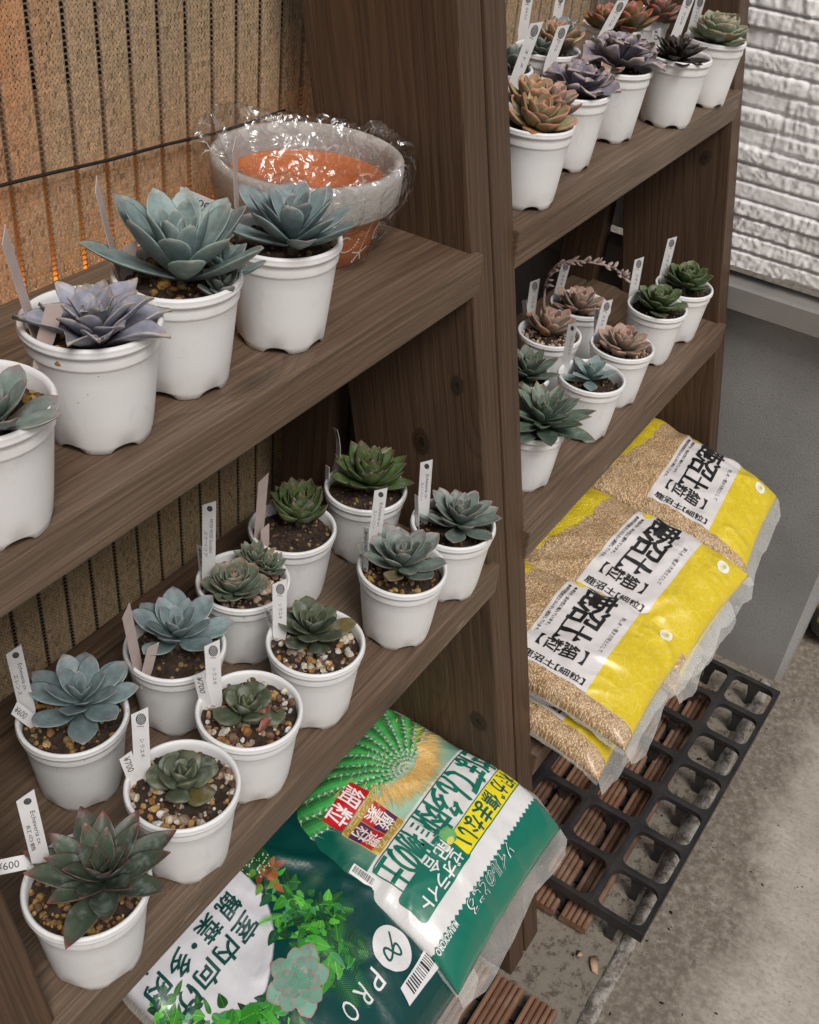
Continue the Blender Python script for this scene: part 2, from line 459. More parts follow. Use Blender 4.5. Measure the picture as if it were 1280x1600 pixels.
jo = np.abs((Y + _h(crs, crs * 0 + 3, 5) * .3) / .16 % 1 - .5)
H_ = (depth + ch * rough_amt) * groove ** .6
H_ = H_ - .007 * (1 - groove) ** 2
v = np.stack([-.016 - H_.ravel(), Y.ravel() - .8, Z.ravel()], 1)
idx = np.arange(ny * nz).reshape(ny, nz)
f = np.stack([idx[:-1, :-1].ravel(), idx[:-1, 1:].ravel(), idx[1:, 1:].ravel(), idx[1:, :-1].ravel()], 1)
mesh('siding', v, f, mk_siding(), house)
mb = MB(); mb.box(-.010, .3, .082 - .8, .80, .799, 1.80); mb.box(.0, .3, .082 - .8, 2.6, 1.80, 3.2); mb.box(-.010, .3, .8, 2.6, .799, 1.8)
mb.obj('wall_core', simple('wall_core_render', (.5, .49, .47), .9, .2, bump=(40, .3, .004), var=(6, (.42, .41, .4))), house, smooth=False)
def mk_found():
    m = NT('grey_speckled_foundation'); p = m.coord('Object')
    n = m.noise(p, 210, 4, .75); b_ = m.noise(p, 5, 4)
    c = m.mix(m.ramp(b_, [(.3, 0), (.7, 1)]), (.215, .215, .21), (.30, .298, .29))
    c = m.mix(m.ramp(n, [(.60, 0), (.68, .7)]), c, (.36, .355, .34))
    c = m.mix(m.ramp(n, [(.32, .7), (.40, 0)]), c, (.055, .055, .055))
    z = m.n('SeparateXYZ'); m.t.links.new(p, z.inputs[0])
    c = m.mix(m.math('MULTIPLY', m.math('SUBTRACT', 1, m.math('MULTIPLY', z.outputs[2], 9), clamp=True), m.noise(p, 12, 4)), c, (.22, .2, .17))
    m.set(col=c, rough=.75, spec=.35); m.bump(n, .6, .0016)
    return m.m
mb = MB()
pr = [(1.0, .07 - .8), (.012, .07 - .8), (.0, .082 - .8), (.0, 1.8)]
vs = [(x, y, z) for z in (-.02, .775) for x, y in pr]
mb.add(vs, [(0, 1, 5, 4), (1, 2, 6, 5), (2, 3, 7, 6)])
mb.obj('foundation', mk_found(), house, smooth=False)
mb = MB()
prof = [(.0, .778), (-.036, .772), (-.040, .768), (-.040, .731), (-.037, .729), (.0, .729)]
vs = [(x, y, z) for y in (.066 - .8, 1.8) for x, z in prof]; n_ = len(prof)
mb.add(vs, [(i, i + 1, i + 1 + n_, i + n_) for i in range(n_ - 1)] + [tuple(range(n_))])
mb.obj('flashing', M_flash, house, smooth=False)

# ================================================================ things behind the blind
def blk(name, x0, x1, y0, y1, z0, z1, mat, label, cat):
    mb = MB(); mb.box(x0 - x0, x1 - x0, 0, y1 - y0, 0, z1 - z0)
    return tag(mb.obj(name, mat, smooth=False, loc=(x0, y0, z0)), label, cat)
blk('back_fence', -3.5, 6.2, 4.5, 4.56, 0, 1.7, M_dark, 'dark fence closing off the space behind the woven blind', 'fence')
blk('dark_backdrop', .95, 1.70, .80, .815, 0, 1.05, M_dark, 'added dark board blackening the gap behind the far shelf unit', 'board')  # unseen board, added so the opening under the far shelf stays black
M_orange_backdrop = simple('orange_backdrop', (.85, .36, .07), .7, .2, var=(30, (.95, .62, .16)))
lm = NT('lit_warm_tube')
em = lm.n('Emission', ins={'Color': (1.0, .40, .08, 1), 'Strength': 4.0}); lm.t.links.new(em.outputs[0], lm.out.inputs[0])
def tube_lamp(x0, x1, y, z, r_, label):
    mb = MB(); mb.tube([(x0 + (x1 - x0) * k / 6 - x0, 0, 0) for k in range(7)], r_, 12)
    o = tag(mb.obj('warm_tube_lamp', lm.m, loc=(x0, y, z)), label, 'lamp')
    for xa in (-.03, x1 - x0):
        mb = MB(); mb.tube([(xa, 0, 0), (xa + .03, 0, 0)], r_ * 1.15, 12)
        mb.obj('end_cap', M_cord, o, smooth=False)
tube_lamp(.40, .99, .785, .985, .011, 'warm lit tube glowing behind the blind just below the near upper shelf')
tube_lamp(.36, .54, .765, 1.31, .011, 'short warm lit tube glowing behind the upper left of the blind')
def sheet(name, x0, x1, z0, z1, y, mat, label, cat, amp=.006):
    nx, nz_ = 40, 30; v = []; f = []
    for i in range(nx):
        for j in range(nz_):
            x = x0 + (x1 - x0) * i / (nx - 1); z = z0 + (z1 - z0) * j / (nz_ - 1)
            v.append((x, y + amp * (2 * float(fbm(x * 6, z * 4, 3)) - 1), z))
    for i in range(nx - 1):
        for j in range(nz_ - 1):
            a = i * nz_ + j; f.append((a, a + 1, a + 1 + nz_, a + nz_))
    return tag(mesh(name, v, f, mat), label, cat)
sheet('orange_backdrop', .25, 1.10, .93, 1.133, .800, M_orange_backdrop, 'added orange cloth reflecting the warm tube low behind the blind', 'cloth', .002)  # added backdrop that gives the low weave gaps their orange glow
sheet('orange_backdrop', .25, .57, 1.17, 1.60, .795, M_orange_backdrop, 'added orange cloth reflecting the short warm tube behind the upper blind', 'cloth', .002)  # second added backdrop, for the orange glow at upper left
sheet('orange_backdrop', 1.40, 1.50, 1.05, 1.60, .755, M_orange_backdrop, 'narrow orange cloth hanging behind the far shelf unit', 'cloth', .002)

# ================================================================ woven blind
def mk_weave():
    m = NT('woven_straw_tape')
    a = m.n('Attribute', attribute_name='Col'); p = m.coord('Object')
    c = m.mix(1, a.outputs['Color'], m.ramp(m.noise(p, 700, 2), [(.3, .7), (.7, 1.2)]), 'MULTIPLY')
    m.set(col=c, rough=.55, spec=.35)
    tr = m.n('BsdfTranslucent'); m.t.links.new(c, tr.inputs[0])
    mx = m.n('MixShader', ins={0: .42}); m.t.links.new(m.b.outputs[0], mx.inputs[1]); m.t.links.new(tr.outputs[0], mx.inputs[2]); m.t.links.new(mx.outputs[0], m.out.inputs[0])
    return m.m
M_weave = mk_weave()
PITCH, GAP, ROW = .0347, .0057, .00485
def blind(x0, x1, z0, z1, y0, orange):
    V = []; F = []; C = []
    tv = []; tf = []
    rng = np.random.default_rng(5)
    def yoff(x, z): return y0 + .004 * (vn(x * 3, z * 3, 2) - .5) * 2 + .0008 * math.sin(x * 2 * math.pi / PITCH)
    nb = int((x1 - x0) / PITCH); nr = int((z1 - z0) / ROW)
    for b in range(nb):
        xa = x0 + b * PITCH + GAP; wv = PITCH - GAP
        ns = 14
        for r_ in range(nr):
            za = z0 + r_ * ROW
            if xa > .955 and za < 1.03: continue
            sag = .0016 * math.sin(b * 1.7 + r_ * .05)
            lean0 = 1 if (b + r_) % 2 else -1
            for s_ in range(ns):
                lean = (1 if s_ % 2 else -1) * .00062 + rng.normal(0, .00015)
                xc = xa + wv * (s_ + .5) / ns + rng.normal(0, .00012)
                hw = wv / ns * .60 * rng.uniform(.9, 1.08)
                zb = za + sag - .0005; zt = zb + ROW * 1.08
                yb = yoff(xc, za); n = len(V)
                bo = .00028 + rng.uniform(0, .0002)
                for (t, dx) in ((0, -lean), (.5, 0), (1, lean)):
                    zc = zb + (zt - zb) * t
                    yk = yb - bo * math.sin(math.pi * min(max(t, .1), .9)) - (.00025 if s_ % 2 else 0)
                    V += [(xc + dx - hw, yk + .00015, zc), (xc + dx, yk - .0002, zc), (xc + dx + hw, yk + .00015, zc)]
                for q in range(2):
                    k = n + q * 3
                    F += [(k, k + 1, k + 4, k + 3), (k + 1, k + 2, k + 5, k + 4)]
                t = rng.uniform(.80, 1.15)
                glow_mix = max(0., 1 - ((xc - .50) / .125) ** 2 - ((za - 1.30) / .24) ** 2) ** .7 if orange else 0  # orange glow from behind, painted into the upper-left strand colours
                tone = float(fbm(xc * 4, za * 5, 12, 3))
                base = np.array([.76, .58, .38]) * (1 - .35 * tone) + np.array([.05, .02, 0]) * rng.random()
                base = base * (1 - glow_mix * .55) + np.array([.80, .34, .13]) * glow_mix * .55
                if rng.random() < .06: t *= .62
                C += [tuple(base * t)] * 9
    for b in range(nb + 1):
        for r_ in range(nr):
            if x0 + b * PITCH > .955 and z0 + r_ * ROW < 1.03: continue
            za = z0 + r_ * ROW + .0016 * math.sin(b * 1.7 + r_ * .05)
            xa = x0 + b * PITCH; y_ = yoff(xa, za) - .0002
            n = len(tv); hh = .00075
            bow = .0009
            for k in range(4):
                t = k / 3; zz_ = za + bow * math.sin(math.pi * t)
                tv += [(xa - .001 + (GAP + .002) * t, y_, zz_ - hh), (xa - .001 + (GAP + .002) * t, y_ - .0004, zz_ + hh)]
            tf += [(n + 2 * k, n + 2 * k + 2, n + 2 * k + 3, n + 2 * k + 1) for k in range(3)]
        for side in (0, 1):
            xe = x0 + b * PITCH + side * GAP
            n = len(tv); m_ = 60
            for k in range(m_):
                z = max(z0 + (z1 - z0) * k / (m_ - 1), 1.03 if xe > .955 else 0)
                tv += [(xe - .0004, yoff(xe, z) - .0008, z), (xe + .0004, yoff(xe, z) - .0008, z)]
            tf += [(n + 2 * k, n + 2 * k + 1, n + 2 * k + 3, n + 2 * k + 2) for k in range(m_ - 1)]
    # dark knitted row lines across each band
    return V, F, C, tv, tf
bl = thing('woven_blind', 'tan woven straw blind with ladder-like gaps hanging behind the shelves', 'blind', (1.0, .70, 1.85))
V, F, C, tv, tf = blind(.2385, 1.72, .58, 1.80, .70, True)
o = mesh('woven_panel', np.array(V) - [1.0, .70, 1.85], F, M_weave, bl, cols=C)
o = mesh('warp_thread', np.array(tv) - [1.0, .70, 1.85], tf, M_thread, bl)
# the folded lower end of a second layer showing tan through the gaps
fm = simple('folded_weave_back', (.30, .215, .145), .7, .3, bump=(500, .5, .001), var=(120, (.21, .15, .1)))
sheet('folded_weave', .2, 1.72, 1.140, 1.208, .724, fm, 'tan fold of weave lying behind the blind above the cord', 'blind fold', .0015)
sheet('lower_blackout', .2, .95, .40, 1.02, .75, M_dark, 'added dark sheet blackening the lower gaps of the blind', 'added backing', .002)  # added sheet standing in for the darkness behind the lower weave
sheet('upper_blackout', .60, 1.38, 1.138, 1.86, .76, M_dark, 'added dark sheet blackening the upper gaps of the blind', 'added backing', .002)  # added to block sky light, so upper weave gaps come out black
mb = MB()
pts = []
for px, py in [(-40, 300), (0, 290), (40, 280), (90, 268), (170, 250), (250, 228), (340, 207), (400, 188), (445, 172)]:
    d = ray(px, py); q = d * (.690 / d[1]) + EYE; pts.append(tuple(q))
mb.tube(pts, .0016, 8)
tag(mb.obj('black_cord', M_cord), 'thin black cord drooping across the woven blind', 'cord')

# ================================================================ the two ladder shelves
LS = .208
def legy(z): return .44 + LS * (z - 1.072)
def plank(name, v8, rot, origin, mat, parent, base, bev=.0022):
    Rm = np.array(rot).T                     # columns = local axes
    loc = (np.array(v8) - np.array(origin)) @ np.array(Rm)
    o = mesh(name, loc, [(3, 2, 1, 0), (4, 5, 6, 7), (0, 1, 5, 4), (1, 2, 6, 5), (2, 3, 7, 6), (3, 0, 4, 7)], mat, parent, False)
    bevelled(o, bev)
    o.matrix_local = Matrix.Translation(Vector(np.array(origin) - np.array(base))) @ Matrix(np.array(Rm).tolist()).to_4x4()
    return o
def hexa(x0, x1, y0, y1, z0, z1):
    return [(x0, y0, z0), (x1, y0, z0), (x1, y1, z0), (x0, y1, z0), (x0, y0, z1), (x1, y0, z1), (x1, y1, z1), (x0, y1, z1)]
AX = [(1, 0, 0), (0, 1, 0), (0, 0, 1)]
kk = math.hypot(1, LS)
AL = [(0, LS / kk, 1 / kk), (0, 1 / kk, -LS / kk), (-1, 0, 0)]
AV = [(0, 0, 1), (0, 1, 0), (-1, 0, 0)]
def shelf_unit(label, xl, xr, tw=.041):
    base = ((xl + xr) / 2, .4, 0)
    t = thing('ladder_shelf', label, 'shelf', base, group='brown wooden ladder shelves')
    ztop = 1.66
    for (xa, xb) in ((xl, xl + tw), (xr - tw, xr)):
        v8 = []
        for z in (0, ztop):
            y0 = legy(z)
            v8 += [(xa, y0, z), (xb, y0, z), (xb, y0 + .172, z), (xa, y0 + .172, z)]
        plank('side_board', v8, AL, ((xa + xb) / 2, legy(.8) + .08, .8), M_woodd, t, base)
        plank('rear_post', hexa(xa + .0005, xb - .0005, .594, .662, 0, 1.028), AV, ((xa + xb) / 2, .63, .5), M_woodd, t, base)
    for zt, yf, yb in ((1.072, .4305, .677), (.72, .356, .632), (.37, .283, .60)):
        x0, x1 = xl + tw - .004, xr - tw + .010
        x0b, x1b = xl + tw - .0005, xr - tw + .0005
        plank('shelf_board', hexa(x0, x1, yf, yb - .034, zt - .042, zt), AX, ((x0 + x1) / 2, yf + .1, zt - .02), M_wood, t, base)
        plank('back_rail', hexa(x0b, x1b, yb - .030, yb, zt - .040, zt - .001), AX, ((x0 + x1) / 2 + .1, yb, zt - .02), M_wood, t, base)
    return t
shelf_unit('nearer brown ladder shelf, with the wrapped terracotta bowl on it', .188, .9065)
shelf_unit('farther brown ladder shelf beside the pale house wall, holding yellow bags', .9115, 1.672)
# ================================================================ pots
POTS = {
'T1': (0.322, 0.4647, 1.0205), 'T2': (0.4341, 0.4874, 1.0205), 'T3': (0.5205, 0.4923, 1.0205), 'T4': (0.6218, 0.4779, 1.0205),
'A': (0.7169, 0.3944, 1.0034), 'B': (0.8102, 0.3908, 1.0034), 'C': (0.8031, 0.498, 1.0034), 'D': (0.6986, 0.5173, 1.0034),
'E': (0.6043, 0.5042, 1.0034), 'F': (0.5804, 0.4001, 1.0034), 'G': (0.4811, 0.3957, 1.0034), 'H': (0.39, 0.3876, 1.0034),
'I': (0.3896, 0.5066, 1.0034), 'J': (0.4997, 0.4956, 1.0034), 'K': (0.2852, 0.3831, 1.0034),
'M1': (1.5445, 0.4141, 0.9924), 'M2': (1.4485, 0.4194, 0.9924), 'M3': (1.3015, 0.4115, 0.9924), 'M4': (1.1928, 0.4076, 0.9924),
'M5': (1.0429, 0.4186, 0.9924), 'M6': (1.3744, 0.5106, 0.9924), 'M7': (1.2642, 0.5053, 0.9924), 'M8': (1.1361, 0.4899, 0.9924),
'R1': (1.0247, 0.4681, 0.9254), 'R2': (1.1588, 0.4886, 0.9254), 'R3': (1.2922, 0.4927, 0.9254), 'R4': (1.4066, 0.4592, 0.9254),
'R5': (1.533, 0.4565, 0.9254), 'R6': (1.2903, 0.5882, 0.9254), 'R7': (1.1703, 0.5924, 0.9254), 'R8': (1.474, 0.5817, 0.9254),
'R9': (1.5862, 0.5844, 0.9254)}
def shelfz(k): return 1.072 if k[0] in 'TR' else .72
POTMESH = {}
def pot_mesh(kind, s):
    if (kind, s) in POTMESH: return POTMESH[(kind, s)]
    H = {'R': .0912, 'T': .0841}.get(kind, .0849) * s
    RR, RB = .0455 * s, .0343 * s
    th = .0011
    N = 72
    prof = [(RB - .0012, 0), (RB, .0008), (RB + .0004, .006)]
    def rad(z): return RB + (RR * .915 - RB) * (z / (H * .80)) if z < H * .80 else RR * .915 + (RR * .935 - RR * .915) * (z - H * .8) / (H * .2)
    for z in (.02, .04, .055): prof.append((rad(z * s), z * s))
    zb = H * .80
    prof += [(rad(zb - .0015), zb - .0015), (rad(zb) + .0002, zb - .0006), (rad(zb) + .0011, zb + .0004), (rad(zb) + .0013, zb + .0016), (rad(zb + .006) + .0009, zb + .006)]
    zl = H - .0068 * s
    prof += [(rad(zl) + .0007, zl - .0012), (RR - .0012, zl - .0003), (RR - .0003, zl + .0007), (RR - .0001, zl + .002), (RR - .0010, zl + .0034), (RR - .0004, zl + .0045), (RR - .0007, H - .0013), (RR - .0022, H), (RR - .0036, H - .0006),
             (RR * .93 - th - .0007, H - .0035), (rad(H * .8) - th, H * .78), (RB - th, .007), (0.0008, .007)]
    v = []; f = []
    for i, (r_, z) in enumerate(prof):
        for k in range(N):
            a = 2 * math.pi * k / N
            zz_ = z
            q = (k % 12) - 5.5
            if i <= 2 and abs(q) < 3.2:
                lift = .0058 * s * math.sqrt(max(0, 1 - (q / 3.2) ** 2))
                zz_ = max(z, lift) if i < 2 else max(z, lift + .0005)
            v.append((r_ * math.cos(a), r_ * math.sin(a), zz_))
    for i in range(len(prof) - 1):
        for k in range(N):
            f.append((i * N + k, i * N + (k + 1) % N, (i + 1) * N + (k + 1) % N, (i + 1) * N + k))
    o = mesh('pot', v, f, M_pot)
    bpy.data.objects.remove(o)
    me = bpy.data.meshes[-1] if False else o_me(v, f)
    POTMESH[(kind, s)] = (me, H)
    return POTMESH[(kind, s)]
def o_me(v, f):
    me = bpy.data.meshes.new('pot')
    me.from_pydata(v, [], f); me.materials.append(M_pot)
    me.polygons.foreach_set('use_smooth', [True] * len(me.polygons)); me.update()
    return me

def stone(mb, rs, c, s, col):
    ax = [rs.uniform(.65, 1.35) for _ in range(3)]
    q = Matrix.Rotation(rs.uniform(0, 6.28), 3, Vector((rs.gauss(0, 1), rs.gauss(0, 1), rs.gauss(0, 1) + .01)).normalized())
    vs = []
    for p in ICO2[0]:
        w_ = 1 + rs.uniform(-.16, .16)
        vs.append(Vector(c) + q @ Vector((p[0] * ax[0] * s * w_, p[1] * ax[1] * s * w_, p[2] * ax[2] * s * w_)))
    mb.add(vs, ICO2[1], col)
ico = bmesh.new(); bmesh.ops.create_icosphere(ico, subdivisions=2, radius=1)
ICO2 = ([tuple(q.co) for q in ico.verts], [tuple(q.index for q in fc.verts) for fc in ico.faces]); ico.free()
GRAVEL = [(.55, .50, .43), (.50, .42, .31), (.62, .60, .57), (.42, .25, .09), (.34, .16, .05), (.12, .07, .045), (.06, .04, .03), (.30, .22, .15), (.58, .52, .40), (.20, .12, .08)]
BROWN = [(.05, .032, .022), (.09, .055, .035), (.035, .024, .018), (.16, .10, .055), (.12, .07, .04), (.28, .19, .10)]
PINKG = [(.45, .33, .24), (.50, .40, .30), (.40, .26, .18), (.55, .48, .40), (.30, .18, .12)]
GOLD = [(.36, .22, .07), (.30, .17, .05), (.22, .12, .05), (.10, .06, .04), (.42, .30, .14)]
def soil(parent, kind, r_, z, seed):
    rs = random.Random(seed)
    mb = MB()
    base = (.045, .03, .022)
    n1, n2 = 9, 40
    v = [(0, 0, z)]; f = []
    for i in range(1, n1 + 1):
        for k in range(n2):
            a = 2 * math.pi * k / n2; rr = r_ * i / n1
            x, y = rr * math.cos(a), rr * math.sin(a)
            v.append((x, y, z + .0035 * (2 * float(fbm(x * 120 + seed, y * 120, seed)) - 1) - .002 * (i / n1) ** 4))
    for k in range(n2): f.append((0, 1 + k, 1 + (k + 1) % n2))
    for i in range(n1 - 1):
        for k in range(n2):
            a = 1 + i * n2
            f.append((a + k, a + n2 + k, a + n2 + (k + 1) % n2, a + (k + 1) % n2))
    mb.add(v, f, base)
    n, lo, hi, pal = {'gravel': (230, .0013, .0042, GRAVEL), 'brown': (170, .0009, .0024, BROWN), 'pink': (200, .0012, .0034, PINKG), 'gold': (190, .0012, .0036, GOLD), 'bark': (150, .0012, .0042, GOLD + BROWN)}[kind]
    for k in range(n):
        rr = r_ * .97 * math.sqrt(rs.random()); a = rs.uniform(0, 6.283)
        s_ = lo + (hi - lo) * rs.random() ** 2.2
        c = rs.choice(pal); m_ = rs.uniform(.75, 1.15)
        stone(mb, rs, (rr * math.cos(a), rr * math.sin(a), z + s_ * rs.uniform(-.1, .7)), s_, tuple(min(1, x * m_) for x in c))
    o = mb.obj('soil', M_soil, parent, smooth=False)
    o['kind'] = 'stuff'
    return o

# ================================================================ succulents
def leaf(L, W, T, tm, tipq, cup, curl, th0, az, base, cols, rs, ruffle=0, mucro=0.0, keel=0.3, basew=.32, edgew=.16):
    """one fleshy leaf: centre line leaves 'base' at th0 from the vertical and bends by curl; returns verts, faces, colours"""
    NL, NA = 13, 12
    inner, outer, edge, tip = cols
    v = []; c = []
    x = 0.; z = 0.
    dl = L / (NL - 1)
    ph = rs.uniform(0, 6.28)
    for i in range(NL):
        t = i / (NL - 1)
        th = th0 - curl * t ** 1.3 if curl > 0 else th0 - curl * t ** 1.5
        if i:
            x += math.sin(th) * dl; z += math.cos(th) * dl
        if t < tm:
            q = t / tm; wd = basew + (1 - basew) * (3 * q * q - 2 * q ** 3) ** .8
        else:
            q = (t - tm) / (1 - tm); wd = max(0, 1 - q ** tipq[0]) ** tipq[1]
        wd = W * wd * .5
        wd = max(wd, .0004 if i == NL - 1 else .0012)
        tk = T * (.75 + .35 * math.sin(math.pi * min(1, t * 1.15))) * (1 - .82 * t ** 5)
        tk = min(tk, wd * 1.6)
        n = (-math.cos(th), math.sin(th))     # upper-side normal in the x-z plane (towards the axis)
        rv = ruffle * L * t ** 2.2
        for k in range(NA):
            a = 2 * math.pi * k / NA
            cy = math.cos(a); sy = math.sin(a)
            yy_ = wd * (1 if cy > 0 else -1) * abs(cy) ** .85
            s_ = yy_ / wd
            hh = tk * .5 * sy * (1 if sy > 0 else 1 + keel * (1 - abs(s_)))
            hh += cup * wd * s_ * s_
            if ruffle: hh += rv * math.sin(s_ * 4.2 + ph + t * 9) * abs(s_) ** 1.5 + rv * .5 * math.sin(s_ * 8 + ph * 2) * abs(s_) ** 2
            v.append((x + n[0] * hh, yy_, z + n[1] * hh))
            e = max(0, (abs(s_) - (1 - edgew)) / edgew) * min(1, .25 + t)
            tf_ = max(0, (t - .80) / .20) ** 1.5
            mixb = inner * (1 - t) + outer * t
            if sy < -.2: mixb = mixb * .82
            col = mixb * (1 - .75 * e) + edge * .75 * e
            col = col * (1 - tf_) + tip * tf_
            c.append(col)
    if mucro:
        pass
    f = []
    for i in range(NL - 1):
        for k in range(NA):
            f.append((i * NA + k, i * NA + (k + 1) % NA, (i + 1) * NA + (k + 1) % NA, (i + 1) * NA + k))
    f.append(tuple(range(NA))[::-1]); f.append(tuple((NL - 1) * NA + k for k in range(NA)))
    ca, sa = math.cos(az), math.sin(az)
    out = [(base[0] + p[0] * ca - p[1] * sa, base[1] + p[0] * sa + p[1] * ca, base[2] + p[2]) for p in v]
    return out, f, c
def rosette(mb, L, n, W, T=.0035, th=(12, 80), tm=.62, tipq=(2.2, .7), cup=.25, curl=.35, cols=None, seed=1, origin=(0, 0, 0), tilt=(0, 0), h=.012,
            ruffle=0, lmin=.33, keel=.4, jit=.10, basew=.34, p=.75, edgew=.16, r0=.003, az0=0, lp=.7, drop=0):
    rs = random.Random(seed)
    q = Matrix.Rotation(tilt[0], 3, 'X') @ Matrix.Rotation(tilt[1], 3, 'Y')
    inner, outer, edge, tip = [np.array(c_) for c_ in cols]
    for i in range(n):
        f = (i + .5) / n
        az = az0 + i * 2.39996 + rs.uniform(-.12, .12)
        t0 = R(th[0] + (th[1] - th[0]) * f ** p) + rs.uniform(-jit, jit) * 1.3
        l_ = L * (lmin + (1 - lmin) * min(1, f * 1.25) ** lp) * rs.uniform(.92, 1.06)
        g = rs.uniform(.80, 1.18)
        if f > .8 and rs.random() < .09: inner_, outer_ = inner * [1.5, 1.1, .7], outer * [1.7, 1.05, .55]
        else: inner_, outer_ = inner, outer
        cs = [inner_ * g, outer_ * g, edge * g, tip * g]
        if drop and f > .85 and rs.random() < drop: continue
        cu = curl * rs.uniform(.7, 1.3)
        wv, fv, cv = leaf(l_, l_ * W * rs.uniform(.92, 1.08), T * (.55 + .45 * f), tm, tipq, cup * rs.uniform(.7, 1.3), cu, t0, az,
                          (r0 * math.cos(az) * f, r0 * math.sin(az) * f, h * (1 - f) - h * .4), cs, rs, ruffle, keel=keel, basew=basew, edgew=edgew)
        mb.add([q @ Vector(p_) + Vector(origin) for p_ in wv], fv, cv)

BLUE = ((.115, .165, .165), (.175, .235, .245), (.25, .31, .30), (.24, .22, .22))
BLUE2 = ((.13, .185, .18), (.19, .26, .255), (.27, .34, .32), (.24, .25, .22))
LILAC = ((.18, .185, .24), (.235, .24, .29), (.36, .31, .27), (.36, .30, .22))
GREYG = ((.085, .125, .105), (.16, .20, .18), (.25, .22, .20), (.24, .17, .16))
AGAVE = ((.065, .105, .035), (.085, .135, .04), (.085, .085, .04), (.10, .035, .03))
TIGHT = ((.09, .125, .08), (.14, .18, .13), (.25, .26, .19), (.26, .15, .11))
OLIVE = ((.05, .065, .04), (.075, .09, .055), (.10, .11, .07), (.10, .10, .06))
PURP = ((.045, .068, .045), (.062, .082, .055), (.17, .055, .055), (.17, .045, .045))
GREEN = ((.045, .075, .025), (.07, .11, .04), (.10, .13, .06), (.11, .11, .05))
PINK = ((.15, .175, .14), (.30, .20, .155), (.36, .24, .19), (.42, .20, .14))
DARKG = ((.055, .085, .062), (.10, .14, .105), (.15, .17, .12), (.16, .11, .07))
ORANGE = ((.16, .20, .11), (.30, .23, .12), (.40, .20, .13), (.44, .16, .10))
FRILL = ((.17, .18, .22), (.20, .17, .22), (.42, .33, .32), (.40, .32, .30))
BLACK = ((.018, .015, .012), (.022, .016, .013), (.035, .022, .018), (.03, .016, .014))
PALE = ((.16, .215, .14), (.21, .26, .175), (.33, .34, .25), (.30, .22, .15))
REDG = ((.10, .14, .05), (.22, .13, .07), (.30, .10, .06), (.33, .06, .04))
